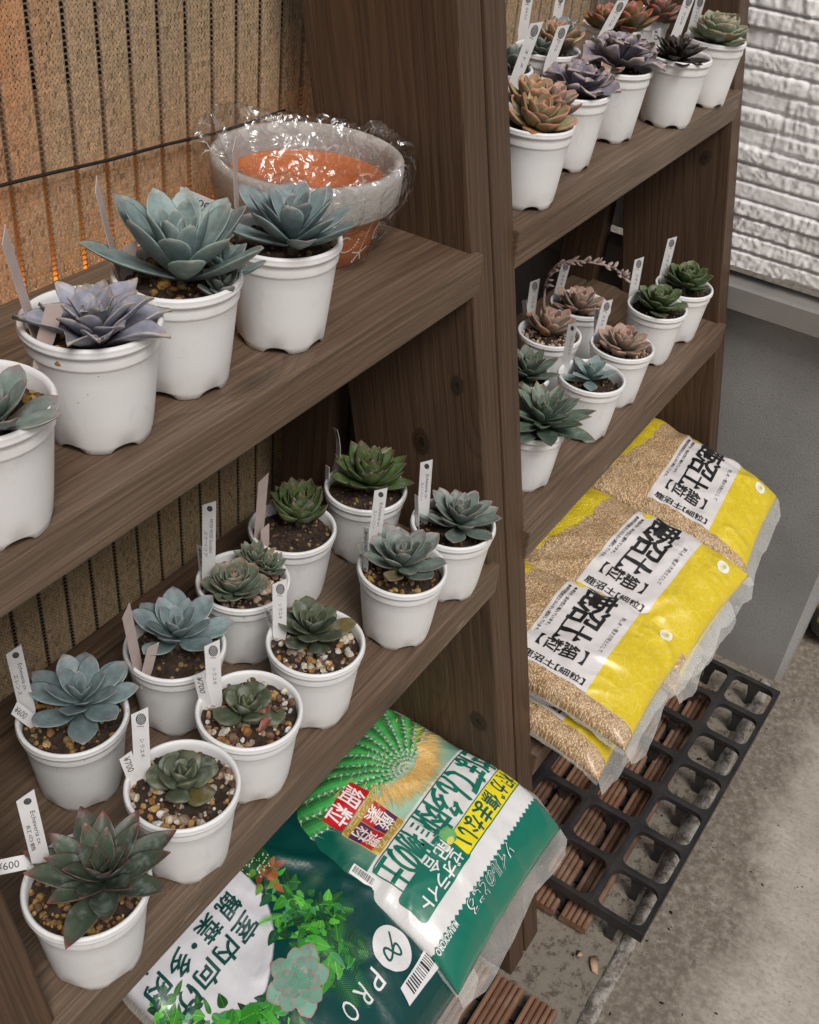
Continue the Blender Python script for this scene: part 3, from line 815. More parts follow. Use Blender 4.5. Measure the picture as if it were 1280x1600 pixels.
# pot key -> soil kind, soil depth below the rim, list of (core pixel, height of core above rim, rosette settings), label
PL = {
'T1': ('gold', .012, [((-12, 632), .008, dict(L=.034, n=14, W=.5, cols=GREYG, th=(20, 84), seed=3))], 'white pot cut by the left edge, small grey-green rosette in golden gravel'),
'T2': ('bark', .012, [((150, 503), .002, dict(L=.043, n=27, W=.46, T=.0026, cols=LILAC, th=(5, 56), tm=.55, tipq=(1.7, 1.0), cup=.55, curl=-.30, ruffle=.05, seed=11, edgew=.12, r0=.006))], 'lilac wavy-leaved succulent in a big white pot on the near upper shelf'),
'T3': ('bark', .010, [((283, 400), .010, dict(L=.062, n=25, W=.38, cols=BLUE2, th=(5, 70), tm=.66, tipq=(2.2, .8), cup=.30, curl=.30, seed=22, T=.0036)),
                      ((374, 398), .004, dict(L=.030, n=13, W=.45, cols=BLUE2, th=(12, 82), seed=23, curl=.2)), ((351, 431), .002, dict(L=.018, n=10, W=.6, cols=GREYG, th=(8, 62), seed=24))], 'largest blue-green rosette, with a smaller offset beside it, on the near upper shelf'),
'T4': ('brown', .010, [((458, 350), .012, dict(L=.050, n=25, W=.40, cols=BLUE, th=(7, 76), tm=.68, tipq=(2.3, .75), cup=.28, curl=.28, seed=31, T=.0038))], 'blue-grey rosette in the white pot right in front of the wrapped terracotta bowl'),
'A': ('gold', .012, [((629, 868), .010, dict(L=.042, n=30, W=.46, cols=GREYG, th=(8, 82), tm=.66, tipq=(2.2, .75), cup=.35, curl=.40, seed=41, T=.0032))], 'grey-green pink-edged rosette over a little amber gravel, centre of the near lower front edge'),
'B': ('brown', .012, [((719, 803), .008, dict(L=.041, n=30, W=.44, cols=GREYG, th=(8, 84), tm=.62, tipq=(2.0, .8), cup=.35, curl=.35, seed=47, T=.0032))], 'grey-green pink-edged rosette at the right end of the near lower shelf'),
'C': ('brown', .012, [((578, 737), .012, dict(L=.043, n=46, W=.50, cols=AGAVE, th=(4, 80), tm=.52, tipq=(1.7, .9), cup=.45, curl=.62, seed=53, T=.003))], 'green red-tipped rosette in the back right pot against the dark side board'),
'D': ('brown', .012, [((468, 790), .013, dict(L=.038, n=46, W=.52, cols=AGAVE, th=(4, 76), tm=.52, tipq=(1.7, .9), cup=.45, curl=.85, seed=59, T=.003))], 'green red-tipped globe-like rosette beside the bare tan label, near lower shelf'),
'E': ('pink', .012, [((366, 905), .014, dict(L=.028, n=40, W=.66, cols=TIGHT, th=(3, 82), tm=.6, tipq=(2.4, .6), cup=.35, curl=.6, seed=61, T=.0024)), ((398, 862), .012, dict(L=.021, n=30, W=.52, cols=TIGHT, th=(4, 76), tm=.5, tipq=(1.7, .9), curl=.6, seed=62, T=.002)), ((420, 873), .008, dict(L=.019, n=24, W=.52, cols=TIGHT, th=(4, 76), tm=.5, tipq=(1.7, .9), curl=.6, seed=63, T=.002))], 'pot of tight grey-green rosettes in a clump over pinkish gravel'),
'F': ('gravel', .011, [((488, 975), .008, dict(L=.034, n=22, W=.52, cols=OLIVE, th=(8, 84), tm=.64, tipq=(2.2, .62), cup=.20, curl=.22, seed=67, T=.0044))], 'dark olive rosette in the gravel pot directly left of the amber gravel pot'),
'G': ('gravel', .010, [((388, 1097), .006, dict(L=.027, n=12, W=.70, cols=OLIVE, th=(10, 86), tm=.62, tipq=(2.8, .5), cup=.08, curl=.25, seed=71, T=.0085, keel=.7)), ((385, 1092), .010, dict(L=.014, n=12, W=.6, cols=GREEN, th=(6, 60), seed=72, curl=.5))], 'sparse olive rosette with dry red leaves in gravel, middle of the front row'),
'H': ('gravel', .010, [((286, 1205), .010, dict(L=.025, n=17, W=.80, cols=OLIVE, th=(6, 88), tm=.62, tipq=(3.0, .5), cup=.05, curl=.25, seed=73, T=.0085, keel=.7))], 'round-leaved olive rosette in gravel, pot right beside the purple-tipped plant'),
'I': ('gold', .011, [((126, 1083), .012, dict(L=.045, n=22, W=.48, cols=BLUE, th=(10, 84), tm=.64, tipq=(2.1, .8), cup=.22, curl=.15, seed=79, T=.0036))], 'large blue-grey rosette in amber gravel at the far left of the near lower shelf'),
'J': ('brown', .012, [((277, 980), .012, dict(L=.043, n=20, W=.48, cols=BLUE, th=(8, 80), tm=.64, tipq=(2.1, .8), cup=.28, curl=.25, seed=83, T=.0036))], 'blue-grey rosette over dark soil beside two bare tan labels'),
'K': ('gold', .010, [((158, 1362), .012, dict(L=.050, n=28, W=.40, cols=PURP, th=(8, 76), tm=.52, tipq=(1.7, .9), cup=.45, curl=.10, seed=89, T=.0034, edgew=.10))], 'dark green rosette with purple-red tips in the lowest, nearest pot'),
'M1': ('brown', .012, [((1075, 432), .014, dict(L=.037, n=30, W=.58, cols=GREEN, th=(6, 82), tm=.62, tipq=(2.4, .6), curl=.45, seed=97, T=.0036))], 'green rosette nearest the far side board, far middle shelf'),
'M2': ('brown', .012, [((1031, 468), .012, dict(L=.038, n=26, W=.62, cols=GREEN, th=(6, 80), tm=.64, tipq=(2.6, .55), curl=.40, seed=101, T=.0038))], 'green rosette second from the far side board, far middle shelf'),
'M3': ('pink', .012, [((974, 532), .008, dict(L=.037, n=26, W=.52, cols=PINK, th=(6, 82), tm=.62, tipq=(2.2, .6), curl=.50, seed=103, T=.0062))], 'pinkish thick-leaved rosette in the pot just behind the small pale blue one'),
'M4': ('brown', .018, [((925, 578), .002, dict(L=.035, n=15, W=.46, cols=BLUE2, th=(8, 84), tm=.58, tipq=(1.9, .75), curl=.12, seed=107, T=.0036))], 'small pale blue rosette low in its pot with bare black soil'),
'M5': ('brown', .012, [((850, 648), .016, dict(L=.057, n=40, W=.36, cols=DARKG, th=(8, 90), tm=.55, tipq=(1.7, .9), cup=.4, curl=.18, seed=109, T=.0034))], 'big grey-green spiky rosette beside the centre legs, middle shelf of the far unit'),
'M6': ('pink', .012, [((906, 470), .008, dict(L=.037, n=24, W=.52, cols=PINK, th=(6, 82), tm=.62, tipq=(2.2, .6), curl=.45, seed=113, T=.0060))], 'pinkish rosette with orange outer leaves in the back pot under the arching flower stem'),
'M7': ('pink', .012, [((862, 505), .008, dict(L=.038, n=20, W=.50, cols=PINK, th=(6, 74), tm=.62, tipq=(2.2, .6), curl=.40, seed=127, T=.0062))], 'orange-pink rosette sending up the arching flower stem'),
'M8': ('brown', .012, [((826, 572), .012, dict(L=.040, n=26, W=.42, cols=DARKG, th=(8, 84), tm=.58, tipq=(1.8, .85), curl=.3, seed=131, T=.0034))], 'dark green rosette half hidden by the centre legs behind the big spiky one'),
'R1': ('brown', .012, [((843, 172), .012, dict(L=.036, n=26, W=.60, cols=ORANGE, th=(6, 84), tm=.6, tipq=(2.2, .6), curl=.55, seed=137, T=.0072, tilt=(.25, -.15))), ((832, 140), .024, dict(L=.030, n=20, W=.58, cols=ORANGE, th=(6, 80), tm=.6, tipq=(2.2, .6), curl=.5, seed=138, T=.0066)), ((868, 150), .020, dict(L=.030, n=18, W=.56, cols=PINK, th=(6, 80), tm=.6, tipq=(2.2, .6), curl=.4, seed=139, T=.006))], 'clump of fat orange-tipped green leaves in the front left pot of the top far shelf'),
'R2': ('brown', .012, [((905, 126), .010, dict(L=.040, n=24, W=.62, cols=FRILL, th=(6, 74), tm=.72, tipq=(3, .5), cup=.3, curl=-.15, ruffle=.13, seed=149, T=.0024, edgew=.10))], 'purple frilly-edged succulent in the second front pot of the top far shelf'),
'R3': ('brown', .010, [((968, 84), .014, dict(L=.048, n=28, W=.58, cols=FRILL, th=(6, 80), tm=.72, tipq=(3, .5), cup=.3, curl=-.1, ruffle=.13, seed=151, T=.0024, edgew=.10))], 'widest purple frilly-edged succulent, spilling over the middle front pot of the top far shelf'),
'R4': ('brown', .010, [((1058, 76), .010, dict(L=.037, n=34, W=.40, cols=BLACK, th=(8, 86), tm=.58, tipq=(1.7, .9), cup=.35, curl=.12, seed=157, T=.003))], 'almost black rosette in a white pot, top far shelf'),
'R5': ('brown', .010, [((1127, 42), .018, dict(L=.036, n=64, W=.70, cols=PALE, th=(3, 92), tm=.62, tipq=(2.5, .55), cup=.3, curl=.95, seed=163, T=.003))], 'pale green compact rosette in the pot next to the house wall, top far shelf'),
'R6': ('brown', .010, [((872, 52), .016, dict(L=.034, n=22, W=.58, cols=ORANGE, th=(6, 80), tm=.6, tipq=(2.2, .6), curl=.5, seed=167, T=.0066)), ((847, 66), .010, dict(L=.024, n=18, W=.56, cols=GREYG, th=(8, 80), seed=168)), ((907, 36), .018, dict(L=.030, n=20, W=.6, cols=BLUE, th=(6, 74), ruffle=.07, seed=169, T=.0024))], 'mixed planting of orange, green and blue rosettes behind the two small frilly ones'),
'R7': ('brown', .014, [((800, 84), .010, dict(L=.028, n=18, W=.5, cols=GREYG, th=(8, 80), seed=173))], 'grey-green rosette cut off by the centre leg, back of the top far shelf'),
'R8': ('brown', .010, [((985, 24), .018, dict(L=.036, n=26, W=.58, cols=REDG, th=(6, 80), tm=.6, tipq=(2.2, .6), curl=.5, seed=179, T=.0062)), ((948, 24), .018, dict(L=.030, n=20, W=.58, cols=REDG, th=(6, 80), tm=.6, tipq=(2.2, .6), curl=.5, seed=180, T=.006))], 'red and green rosettes in the back pot behind the widest frilly plant'),
'R9': ('brown', .010, [((1040, 16), .014, dict(L=.034, n=24, W=.52, cols=((.10, .10, .06), (.17, .10, .08), (.24, .10, .08), (.26, .06, .05)), th=(6, 80), tm=.6, tipq=(2.2, .6), curl=.45, seed=181, T=.006))], 'dark red rosette in the back pot behind the almost black plant'),
}
RIM = {}
for key, (x, y, s) in POTS.items():
    kind = key[0] if key in ('T1', 'T2', 'T3', 'T4') or key[0] == 'R' else 'S'
    me, H = pot_mesh(kind, s)
    sk, dep, ros, lab = PL[key]
    z0 = shelfz(key)
    RIM[key] = (x, y, z0 + H)
    t = thing('potted_succulent', lab, 'potted plant', (x, y, z0), group='succulents in white plastic pots')
    po = bpy.data.objects.new('pot', me); COL.objects.link(po); po.parent = t; po.rotation_euler = (0, 0, random.Random(key).uniform(0, 6.28))
    rr = .0455 * s
    soil(t, sk, rr * .90, H - dep, sum(map(ord, key)) * 7)
    for (px, py), dz, kw in ros:
        dz -= .014 if key[0] in 'RM' else .011; kw = dict(kw, L=kw['L'] * 1.14)
        q = onz(px, py, z0 + H + dz + .013)
        ox, oy = q[0] - x, q[1] - y
        d_ = math.hypot(ox, oy)
        if d_ > rr * .75: ox, oy = ox * rr * .75 / d_, oy * rr * .75 / d_
        mb = MB()
        rosette(mb, origin=(0, 0, 0), **kw)
        # stem down to the soil
        mb.tube([(0, 0, 0), (0, 0, -(dz + dep) - .003)], .004, 7, (.08, .07, .045))
        mb.obj('rosette', M_leaf, t, loc=(ox, oy, H + dz))
# dry red leaves in one gravel pot
x, y, zr = RIM['G']
t = [o for o in bpy.data.objects if o.name.startswith('potted_succulent') and abs(o.location.x - POTS['G'][0]) < 1e-3 and abs(o.location.y - POTS['G'][1]) < 1e-3][0]
mb = MB(); rs = random.Random(8)
for px, py in ((408, 1120), (414, 1122), (399, 1128), (404, 1142), (432, 1103)):
    q = onz(px, py, zr - .004)
    wv, fv, cv = leaf(.016, .009, .0015, .6, (2, .6), .9, .5, 1.2, rs.uniform(0, 6), (q[0] - x, q[1] - y, zr - shelfz('G') - .006), [np.array(c_) for c_ in ((.16, .05, .03), (.20, .06, .035), (.24, .10, .06), (.2, .06, .03))], rs)
    mb.add(wv, fv, cv)
mb.obj('dry_leaf_litter', M_leaf, t)
# arching flower stem
x, y, zr = RIM['M7']
t = [o for o in bpy.data.objects if o.name.startswith('potted_succulent') and abs(o.location.x - x) < 1e-3 and abs(o.location.y - y) < 1e-3][0]
b0 = onz(852, 495, zr + .01)
pts = []
for px, py in [(851, 492), (850, 470), (852, 447), (858, 426), (873, 412), (893, 407), (918, 409), (945, 414), (963, 421), (975, 434)]:
    q = above(px, py, b0); pts.append(q - np.array([x, y, shelfz('M7')]))
mb = MB(); mb.tube(pts, [.0022 - .0001 * i for i in range(10)], 7, (.27, .19, .17))
rs = random.Random(4)
for i in range(2, 10):
    for m_ in range(4):
        j = min(9, i + m_ / 4); a = int(j); b = min(9, a + 1); q = pts[a] + (pts[b] - pts[a]) * (j - a)
        g = rs.uniform(.8, 1.2)
        cs = [np.array(c_) * g for c_ in ((.25, .19, .17), (.32, .24, .22), (.36, .26, .24), (.38, .24, .22))]
        dirv = pts[b] - pts[a] if b > a else pts[a] - pts[a - 1]
        az = math.atan2(dirv[1], dirv[0]) + rs.uniform(-1.3, 1.3)
        wv, fv, cv = leaf(.0125, .0055, .003, .55, (2.0, .7), .1, .3, rs.uniform(.7, 2.0), az, tuple(q), cs, rs)
        mb.add(wv, fv, cv)
mb.obj('flower_stem', M_leaf, t)

# ================================================================ text
_tc = {}
def text2d(body, offset=0.0):
    k = (body, offset)
    if k not in _tc:
        cu = bpy.data.curves.new('t', 'FONT'); cu.body = body; cu.size = 1; cu.resolution_u = 3; cu.offset = offset
        o = bpy.data.objects.new('t', cu); COL.objects.link(o)
        dg = bpy.context.evaluated_depsgraph_get()
        me = bpy.data.meshes.new_from_object(o.evaluated_get(dg))
        _tc[k] = (np.array([tuple(v.co) for v in me.vertices]).reshape(-1, 3)[:, :2], [tuple(p.vertices) for p in me.polygons])
        bpy.data.objects.remove(o); bpy.data.curves.remove(cu); bpy.data.meshes.remove(me)
    return _tc[k]
def tfit(body, w_=None, h_=None, offset=0.0):
    """text centred on the origin, scaled to width w_ and/or height h_"""
    v, f = text2d(body, offset)
    lo, hi = v.min(0), v.max(0)
    v = v - (lo + hi) / 2
    sx = w_ / (hi[0] - lo[0]) if w_ else None; sy = h_ / (hi[1] - lo[1]) if h_ else None
    sx = sx or sy; sy = sy or sx
    return v * [sx, sy], f

# ================================================================ labels stuck in the pots
def inked(L, wd, kind, txt):
    """2-d marks on a label: x across (width), y along from base 0 to tip L"""
    V = []; F = []
    def put(v, f):
        n = len(V); V.extend([tuple(p) for p in v]); F.extend([tuple(i + n for i in q) for q in f])
    def along(body, ycen, xcen, length, height):
        v, f = tfit(body, length, height)
        put([(xcen + p[1], ycen - p[0]) for p in v], f)     # reads from tip to base, letter tops to the right
    def bar(x0, y0, x1, y1, t):
        d = Vector((x1 - x0, y1 - y0)).normalized(); n = Vector((-d.y, d.x)) * t / 2
        put([(x0 + n.x, y0 + n.y), (x0 - n.x, y0 - n.y), (x1 - n.x, y1 - n.y), (x1 + n.x, y1 + n.y)], [(0, 1, 2, 3)])
    if kind == 'price':
        along(txt, L * .60, 0, L * .56, wd * .50)
        return V, F
    # pineapple-like hatched oval near the tip
    big = kind == 'hand'
    a, b = (wd * .27, wd * .48) if big else (wd * .18, wd * .24)
    cx, cy = wd * .05, L - wd * (.98 if big else .78)
    N = 24
    for k in range(N):
        t0, t1 = 2 * math.pi * k / N, 2 * math.pi * (k + 1) / N
        bar(cx + a * math.cos(t0), cy + b * math.sin(t0), cx + a * math.cos(t1), cy + b * math.sin(t1), wd * .05)
    for k in range(-4, 5):
        for sgn in (1, -1):
            x0, x1 = -1, 1; o = k * .42
            seg = [(u_, sgn * u_ * .9 + o) for u_ in np.linspace(-1, 1, 41) if u_ * u_ + (sgn * u_ * .9 + o) ** 2 <= 1]
            if len(seg) > 2: bar(cx + seg[0][0] * a, cy + seg[0][1] * b, cx + seg[-1][0] * a, cy + seg[-1][1] * b, wd * .042)
    if big:
        along('Succulent', cy - b - wd * .14, -wd * .12, wd * .5, wd * .09) if False else bar(cx - a * .9, cy - b - wd * .12, cx + a * .6, cy - b - wd * .18, wd * .05)
        along(txt, L * .42, wd * .06, L * .28, wd * .26)
    else:
        main, sub = txt
        along(main, cy - b - L * .30, wd * .17, L * .42, wd * .24)
        if sub: along(sub, cy - b - L * .40, -wd * .22, L * .32, wd * .24)
    return V, F
def stake(key, base, tip, wpx, label, kind='name', txt=('Echeveria cv.', ''), back=False, wtrue=None, bend=0.0):
    zr = RIM[key][2]
    b0 = onz(base[0], base[1], zr - .003)
    b1 = above(tip[0], tip[1], b0)
    ax = Vector(b1 - b0); Lv = ax.length; ax.normalize()
    wd = wtrue or (.0105 if kind == 'price' else .0125)
    depth = float(CM[2] @ (b0 - EYE))
    app = max(.12, min(1.0, wpx * depth / FPX / wd))
    view = Vector(b0 - EYE).normalized()
    side = view.cross(ax).normalized()                # to the right in the picture
    if side.dot(Vector(CM[0])) < 0: side = -side
    nrm = side.cross(ax).normalized()                 # facing the viewer
    if nrm.dot(view) > 0: nrm = -nrm
    ang = math.acos(app)
    xdir = (side * math.cos(ang) + nrm * math.sin(ang) * (-1 if back else 1)).normalized()
    zdir = xdir.cross(ax).normalized()
    if (zdir.dot(view) > 0) != False: 
        pass
    under = .022
    L = Lv + under
    sl = wd * (.55 if kind != 'price' else .35)
    th = .0005
    def bz(y): return bend * (max(0, y - under) ** 2) / max(Lv, .001) if bend else 0
    ys = [0] + [under + Lv * k / 8 for k in range(9)]
    v = []; f = []
    for sgn in (1, -1):
        for y in ys:
            yr = y if y < L - 1e-6 else L
            v += [(-wd / 2, yr - (sl if y >= L - 1e-6 else 0), sgn * th / 2 + bz(y)), (wd / 2, yr, sgn * th / 2 + bz(y))]
    v = [(p[0] * (.5 if i % (2 * len(ys)) < 2 else 1), p[1], p[2]) for i, p in enumerate(v)]
    n = len(ys)
    if sl > Lv / 8: v = [(p[0], min(p[1], L - sl * (.5 - p[0] / wd)), p[2]) for p in v]
    for k in range(n - 1):
        a = 2 * k
        f.append((a, a + 1, a + 3, a + 2)); f.append((2 * n + a, 2 * n + a + 2, 2 * n + a + 3, 2 * n + a + 1))
        f.append((a, a + 2, 2 * n + a + 2, 2 * n + a)); f.append((a + 1, 2 * n + a + 1, 2 * n + a + 3, a + 3))
    e = 2 * (n - 1); f.append((e, e + 1, 2 * n + e + 1, 2 * n + e))
    o = mesh('price_tag' if kind == 'price' else 'plant_label', v, f, M_labelb if back else M_label, None, False)
    M4 = Matrix((xdir, ax, zdir)).transposed().to_4x4()
    M4.translation = Vector(b0) - ax * under
    o.matrix_world = M4
    tag(o, label, 'price tag' if kind == 'price' else 'plant label', group='labels stuck in the pots')
    if not back and txt is not None and wpx > 7:
        V, F = inked(Lv, wd, kind, txt)
        face = 1 if zdir.dot(view) < 0 else -1
        me = mesh('lettering', [(p[0] * face, p[1] + under, face * (th / 2 + .00012) + bz(p[1] + under)) for p in V], F, M_ink, o, False)
    return o
JP = ('Echeveria cv.', 'エレンス')
stake('T2', (54, 518), (3, 358), 13, 'long bare label at the far left in the lilac plant pot', back=True)
stake('T2', (71, 530), (88, 471), 26, 'short bare tag leaning in the lilac plant pot', 'price', back=True)
stake('T3', (186, 427), (148, 280), 8, 'long bare label behind the lilac plant, left of the largest rosette', back=True)
stake('T3', (198, 424), (204, 376), 20, 'short bare tag left of the largest blue-green rosette', 'price', back=True)
stake('T3', (352, 333), (277, 302), 22, 'white price tag lying tilted behind the largest blue-green rosette', 'price', '¥700', wtrue=.0125)
stake('T4', (372, 372), (366, 217), 6, 'thin label seen edge-on in front of the wrapped bowl', back=True)
stake('C', (524, 735), (544, 665), 9, 'curved white label left of the back green red-tipped rosette', 'hand', 'ハナビ', bend=.25)
stake('C', (511, 752), (512, 726), 6, 'small white tag at the left rim of the back green red-tipped pot', 'price', '¥600')
stake('A', (585, 850), (596, 760), 19, 'tall white label at the ¥600 pot on the front edge', txt=('Echeveria cv.', 'スノーバニー'))
stake('A', (571, 880), (573, 822), 9, 'white ¥600 tag on the left rim of the amber gravel pot', 'price', '¥600')
stake('B', (661, 807), (667, 716), 18, 'tall white label in the pot nearest the inner leg', txt=('Echeveria cv.', 'スノーバニー'))
stake('B', (652, 812), (651, 772), 6, 'small white tag behind the tall label of the pot nearest the inner leg', 'price', '¥600')
stake('D', (404, 840), (412, 742), 14, 'bare tan label at the globe-like green rosette', back=True)
stake('D', (414, 847), (414, 821), 13, 'small bare tan tag at the globe-like green rosette', 'price', back=True)
stake('E', (326, 908), (327, 781), 20, 'tallest white label, printed MOSS MOSS, in the pot of tight rosettes', txt=('MOSS MOSS Succulent', 'エケベリア'))
stake('E', (317, 900), (312, 850), 9, 'cream ¥800 tag beside the MOSS MOSS label', 'price', '¥800')
stake('F', (437, 990), (437, 904), 25, 'white label with hatched oval in the dark olive rosette pot', 'hand', 'シラユキ')
stake('F', (425, 983), (418, 951), 9, 'narrow white tag left of the dark olive rosette label', 'price', '¥700')
stake('G', (336, 1095), (331, 1000), 27, 'white label with hatched oval in the pot with dry red leaves', 'hand', 'シラユキ')
stake('G', (321, 1097), (310, 1052), 17, 'white ¥700 tag in the pot with dry red leaves', 'price', '¥700')
stake('H', (223, 1212), (218, 1106), 30, 'white label with hatched oval in the round-leaved olive pot', 'hand', 'シラユキ')
stake('H', (210, 1217), (195, 1178), 22, 'white ¥700 tag in the round-leaved olive pot', 'price', '¥700')
stake('I', (43, 1110), (20, 1010), 26, 'white label with handwriting in the far left blue-grey pot', txt=('Echeveria cv.', 'エレンス'))
stake('I', (50, 1127), (20, 1104), 24, 'white ¥600 tag tilted over the far left blue-grey pot rim', 'price', '¥600')
stake('J', (215, 1042), (196, 949), 15, 'tall bare tan label in the blue-grey pot', back=True)
stake('J', (230, 1048), (240, 1006), 15, 'short bare tan tag in the blue-grey pot', 'price', back=True)
stake('K', (68, 1362), (38, 1238), 38, 'widest white label, in the lowest purple-tipped pot', txt=('Echeveria cv.', '紅の鶴'))
stake('K', (50, 1345), (-14, 1358), 24, 'white ¥600 tag lying almost flat at the lower left', 'price', '¥600')
stake('M1', (1036, 434), (1052, 368), 13, 'white label by the green rosette nearest the far side board', 'hand', 'アオイ')
stake('M2', (989, 462), (1000, 400), 14, 'white label in the second pot from the far side board', 'hand', 'アオイ')
stake('M2', (986, 455), (986, 428), 6, 'tiny white tag behind the label of the second pot from the far side board', 'price', '¥500')
stake('M3', (935, 525), (951, 466), 16, 'white label with hatched oval in the pinkish pot behind the small blue one', 'hand', 'モモカ')
stake('M3', (932, 506), (934, 481), 8, 'tiny white tag behind the label of the pinkish pot', 'price', '¥600')
stake('M4', (883, 574), (896, 502), 13, 'white handwritten label in the small pale blue pot', txt=('ブルーエルフ', ''))
stake('M6', (872, 460), (887, 404), 13, 'white label in the back pot under the arching stem', 'hand', 'モモカ')
stake('M7', (828, 498), (837, 434), 18, 'white label with hatched oval in the pot with the flower stem', 'hand', 'ハルカ')
stake('M7', (822, 497), (819, 467), 7, 'small white tag left of the flower stem pot label', 'price', '¥600')
stake('R1', (803, 133), (841, 30), 20, 'long slanted white label behind the orange-tipped clump', 'hand', 'オトメ')
stake('R2', (860, 97), (883, 35), 18, 'slanted white label behind the smaller purple frilly plant', 'hand', 'フリル')
stake('R3', (942, 58), (976, -4), 21, 'slanted white label behind the widest frilly plant', 'hand', 'フリル')
stake('R4', (1055, 58), (1082, -14), 26, 'wide white label behind the almost black rosette', 'hand', 'クロキ')
stake('R4', (1025, 71), (1026, 43), 12, 'small white ¥13 tag left of the almost black rosette', 'price', '¥13')
stake('R5', (1080, 52), (1098, -12), 14, 'white label in the pot next to the house wall', 'hand', 'シロミ')
stake('R6', (817, 50), (828, -20), 18, 'white label in the mixed planting, the left one of its two', 'hand', 'ヨセウエ')
stake('R6', (871, 24), (879, -18), 15, 'white label in the mixed planting, the right one of its two', 'hand', 'ヨセウエ')
# ================================================================ bags of soil
class Print:
    """flat printed shapes in bag metres (U across, V up), later laid on the bag's own surface"""
    def __init__(s): s.bm = bmesh.new(); s.cl = s.bm.verts.layers.float_color.new('Col'); s.lay = s.bm.verts.layers.float.new('lay')
    def poly(s, pts, col, lay=0):
        vs = []
        for p in pts:
            v = s.bm.verts.new((p[0], p[1], 0)); v[s.cl] = (*col[:3], 1); v[s.lay] = lay; vs.append(v)
        try: s.bm.faces.new(vs)
        except ValueError: pass
    def tris(s, V, F, col, lay):
        vs = []
        for p in V:
            v = s.bm.verts.new((p[0], p[1], 0)); v[s.cl] = (*col[:3], 1); v[s.lay] = lay; vs.append(v)
        for f in F:
            try: s.bm.faces.new([vs[i] for i in f])
            except ValueError: pass
    def text(s, body, c, w_=None, h_=None, col=(0, 0, 0), rot=0, off=0.0, lay=3, thick=0):
        V, F = tfit(body, w_, h_, off)
        ca, sa = math.cos(rot), math.sin(rot)
        V = np.array(V)
        for k in ((-1, 0, 1) if thick else (0,)):
            q = V + [k * thick, 0]
            s.tris([(c[0] + p[0] * ca - p[1] * sa, c[1] + p[0] * sa + p[1] * ca) for p in q], F, col, lay + .2 * k)
    def rect(s, u0, u1, v0, v1, col, lay=0, r=0):
        if not r: return s.poly([(u0, v0), (u1, v0), (u1, v1), (u0, v1)], col, lay)
        pts = []
        for cx, cy, a0 in ((u1 - r, v1 - r, 0), (u0 + r, v1 - r, 90), (u0 + r, v0 + r, 180), (u1 - r, v0 + r, 270)):
            for k in range(5):
                a = R(a0 + k * 22.5); pts.append((cx + r * math.cos(a), cy + r * math.sin(a)))
        s.poly(pts, col, lay)
    def ell(s, c, a, b, col, lay=0, n=28, rot=0):
        s.poly([(c[0] + a * math.cos(t) * math.cos(rot) - b * math.sin(t) * math.sin(rot), c[1] + a * math.cos(t) * math.sin(rot) + b * math.sin(t) * math.cos(rot)) for t in np.linspace(0, 2 * math.pi, n, endpoint=False)], col, lay)
    def line(s, pts, t, col, lay=0):
        for (a, b) in zip(pts[:-1], pts[1:]):
            d = Vector((b[0] - a[0], b[1] - a[1])); L = d.length
            if L < 1e-7: continue
            d /= L; n = Vector((-d.y, d.x)) * t / 2; e = d * t * .3
            s.poly([(a[0] - e.x + n.x, a[1] - e.y + n.y), (a[0] - e.x - n.x, a[1] - e.y - n.y), (b[0] + e.x - n.x, b[1] + e.y - n.y), (b[0] + e.x + n.x, b[1] + e.y + n.y)], col, lay)
    def leaf(s, c, L, W, ang, col, lay=0, q=.6, vein=None):
        ca, sa = math.cos(ang), math.sin(ang)
        prof = [(0, .08)] + [(t, max(.02, math.sin(math.pi * t ** q) ** .8)) for t in np.linspace(.12, .96, 8)]
        pts = [(t * L, w_ * W / 2) for t, w_ in prof] + [(L, 0)] + [(t * L, -w_ * W / 2) for t, w_ in prof[::-1]]
        s.poly([(c[0] + p[0] * ca - p[1] * sa, c[1] + p[0] * sa + p[1] * ca) for p in pts], col, lay)
        if vein: s.line([c, (c[0] + L * .92 * ca, c[1] + L * .92 * sa)], W * .06, vein, lay + .3)
    def lay_on(s, fn, name, parent, g=.0055):
        bm = s.bm
        bmesh.ops.triangulate(bm, faces=bm.faces[:])
        for _ in range(7):
            e = [e for e in bm.edges if e.calc_length() > g]
            if not e: break
            bmesh.ops.subdivide_edges(bm, edges=e, cuts=1, use_grid_fill=False)
            bmesh.ops.triangulate(bm, faces=[f for f in bm.faces if len(f.verts) > 3])
        P = np.array([v.co[:] for v in bm.verts]); ly = np.array([v[s.lay] for v in bm.verts])
        W = fn(P[:, 0], P[:, 1], .00040 + .00024 * ly)
        for v, q in zip(bm.verts, W): v.co = q
        for f in bm.faces: f.smooth = True
        me = bpy.data.meshes.new(name); bm.to_mesh(me); bm.free()
        me.materials.append(M_print)
        # make every printed face look outwards
        o = bpy.data.objects.new(name, me); COL.objects.link(o); o.parent = parent
        return o

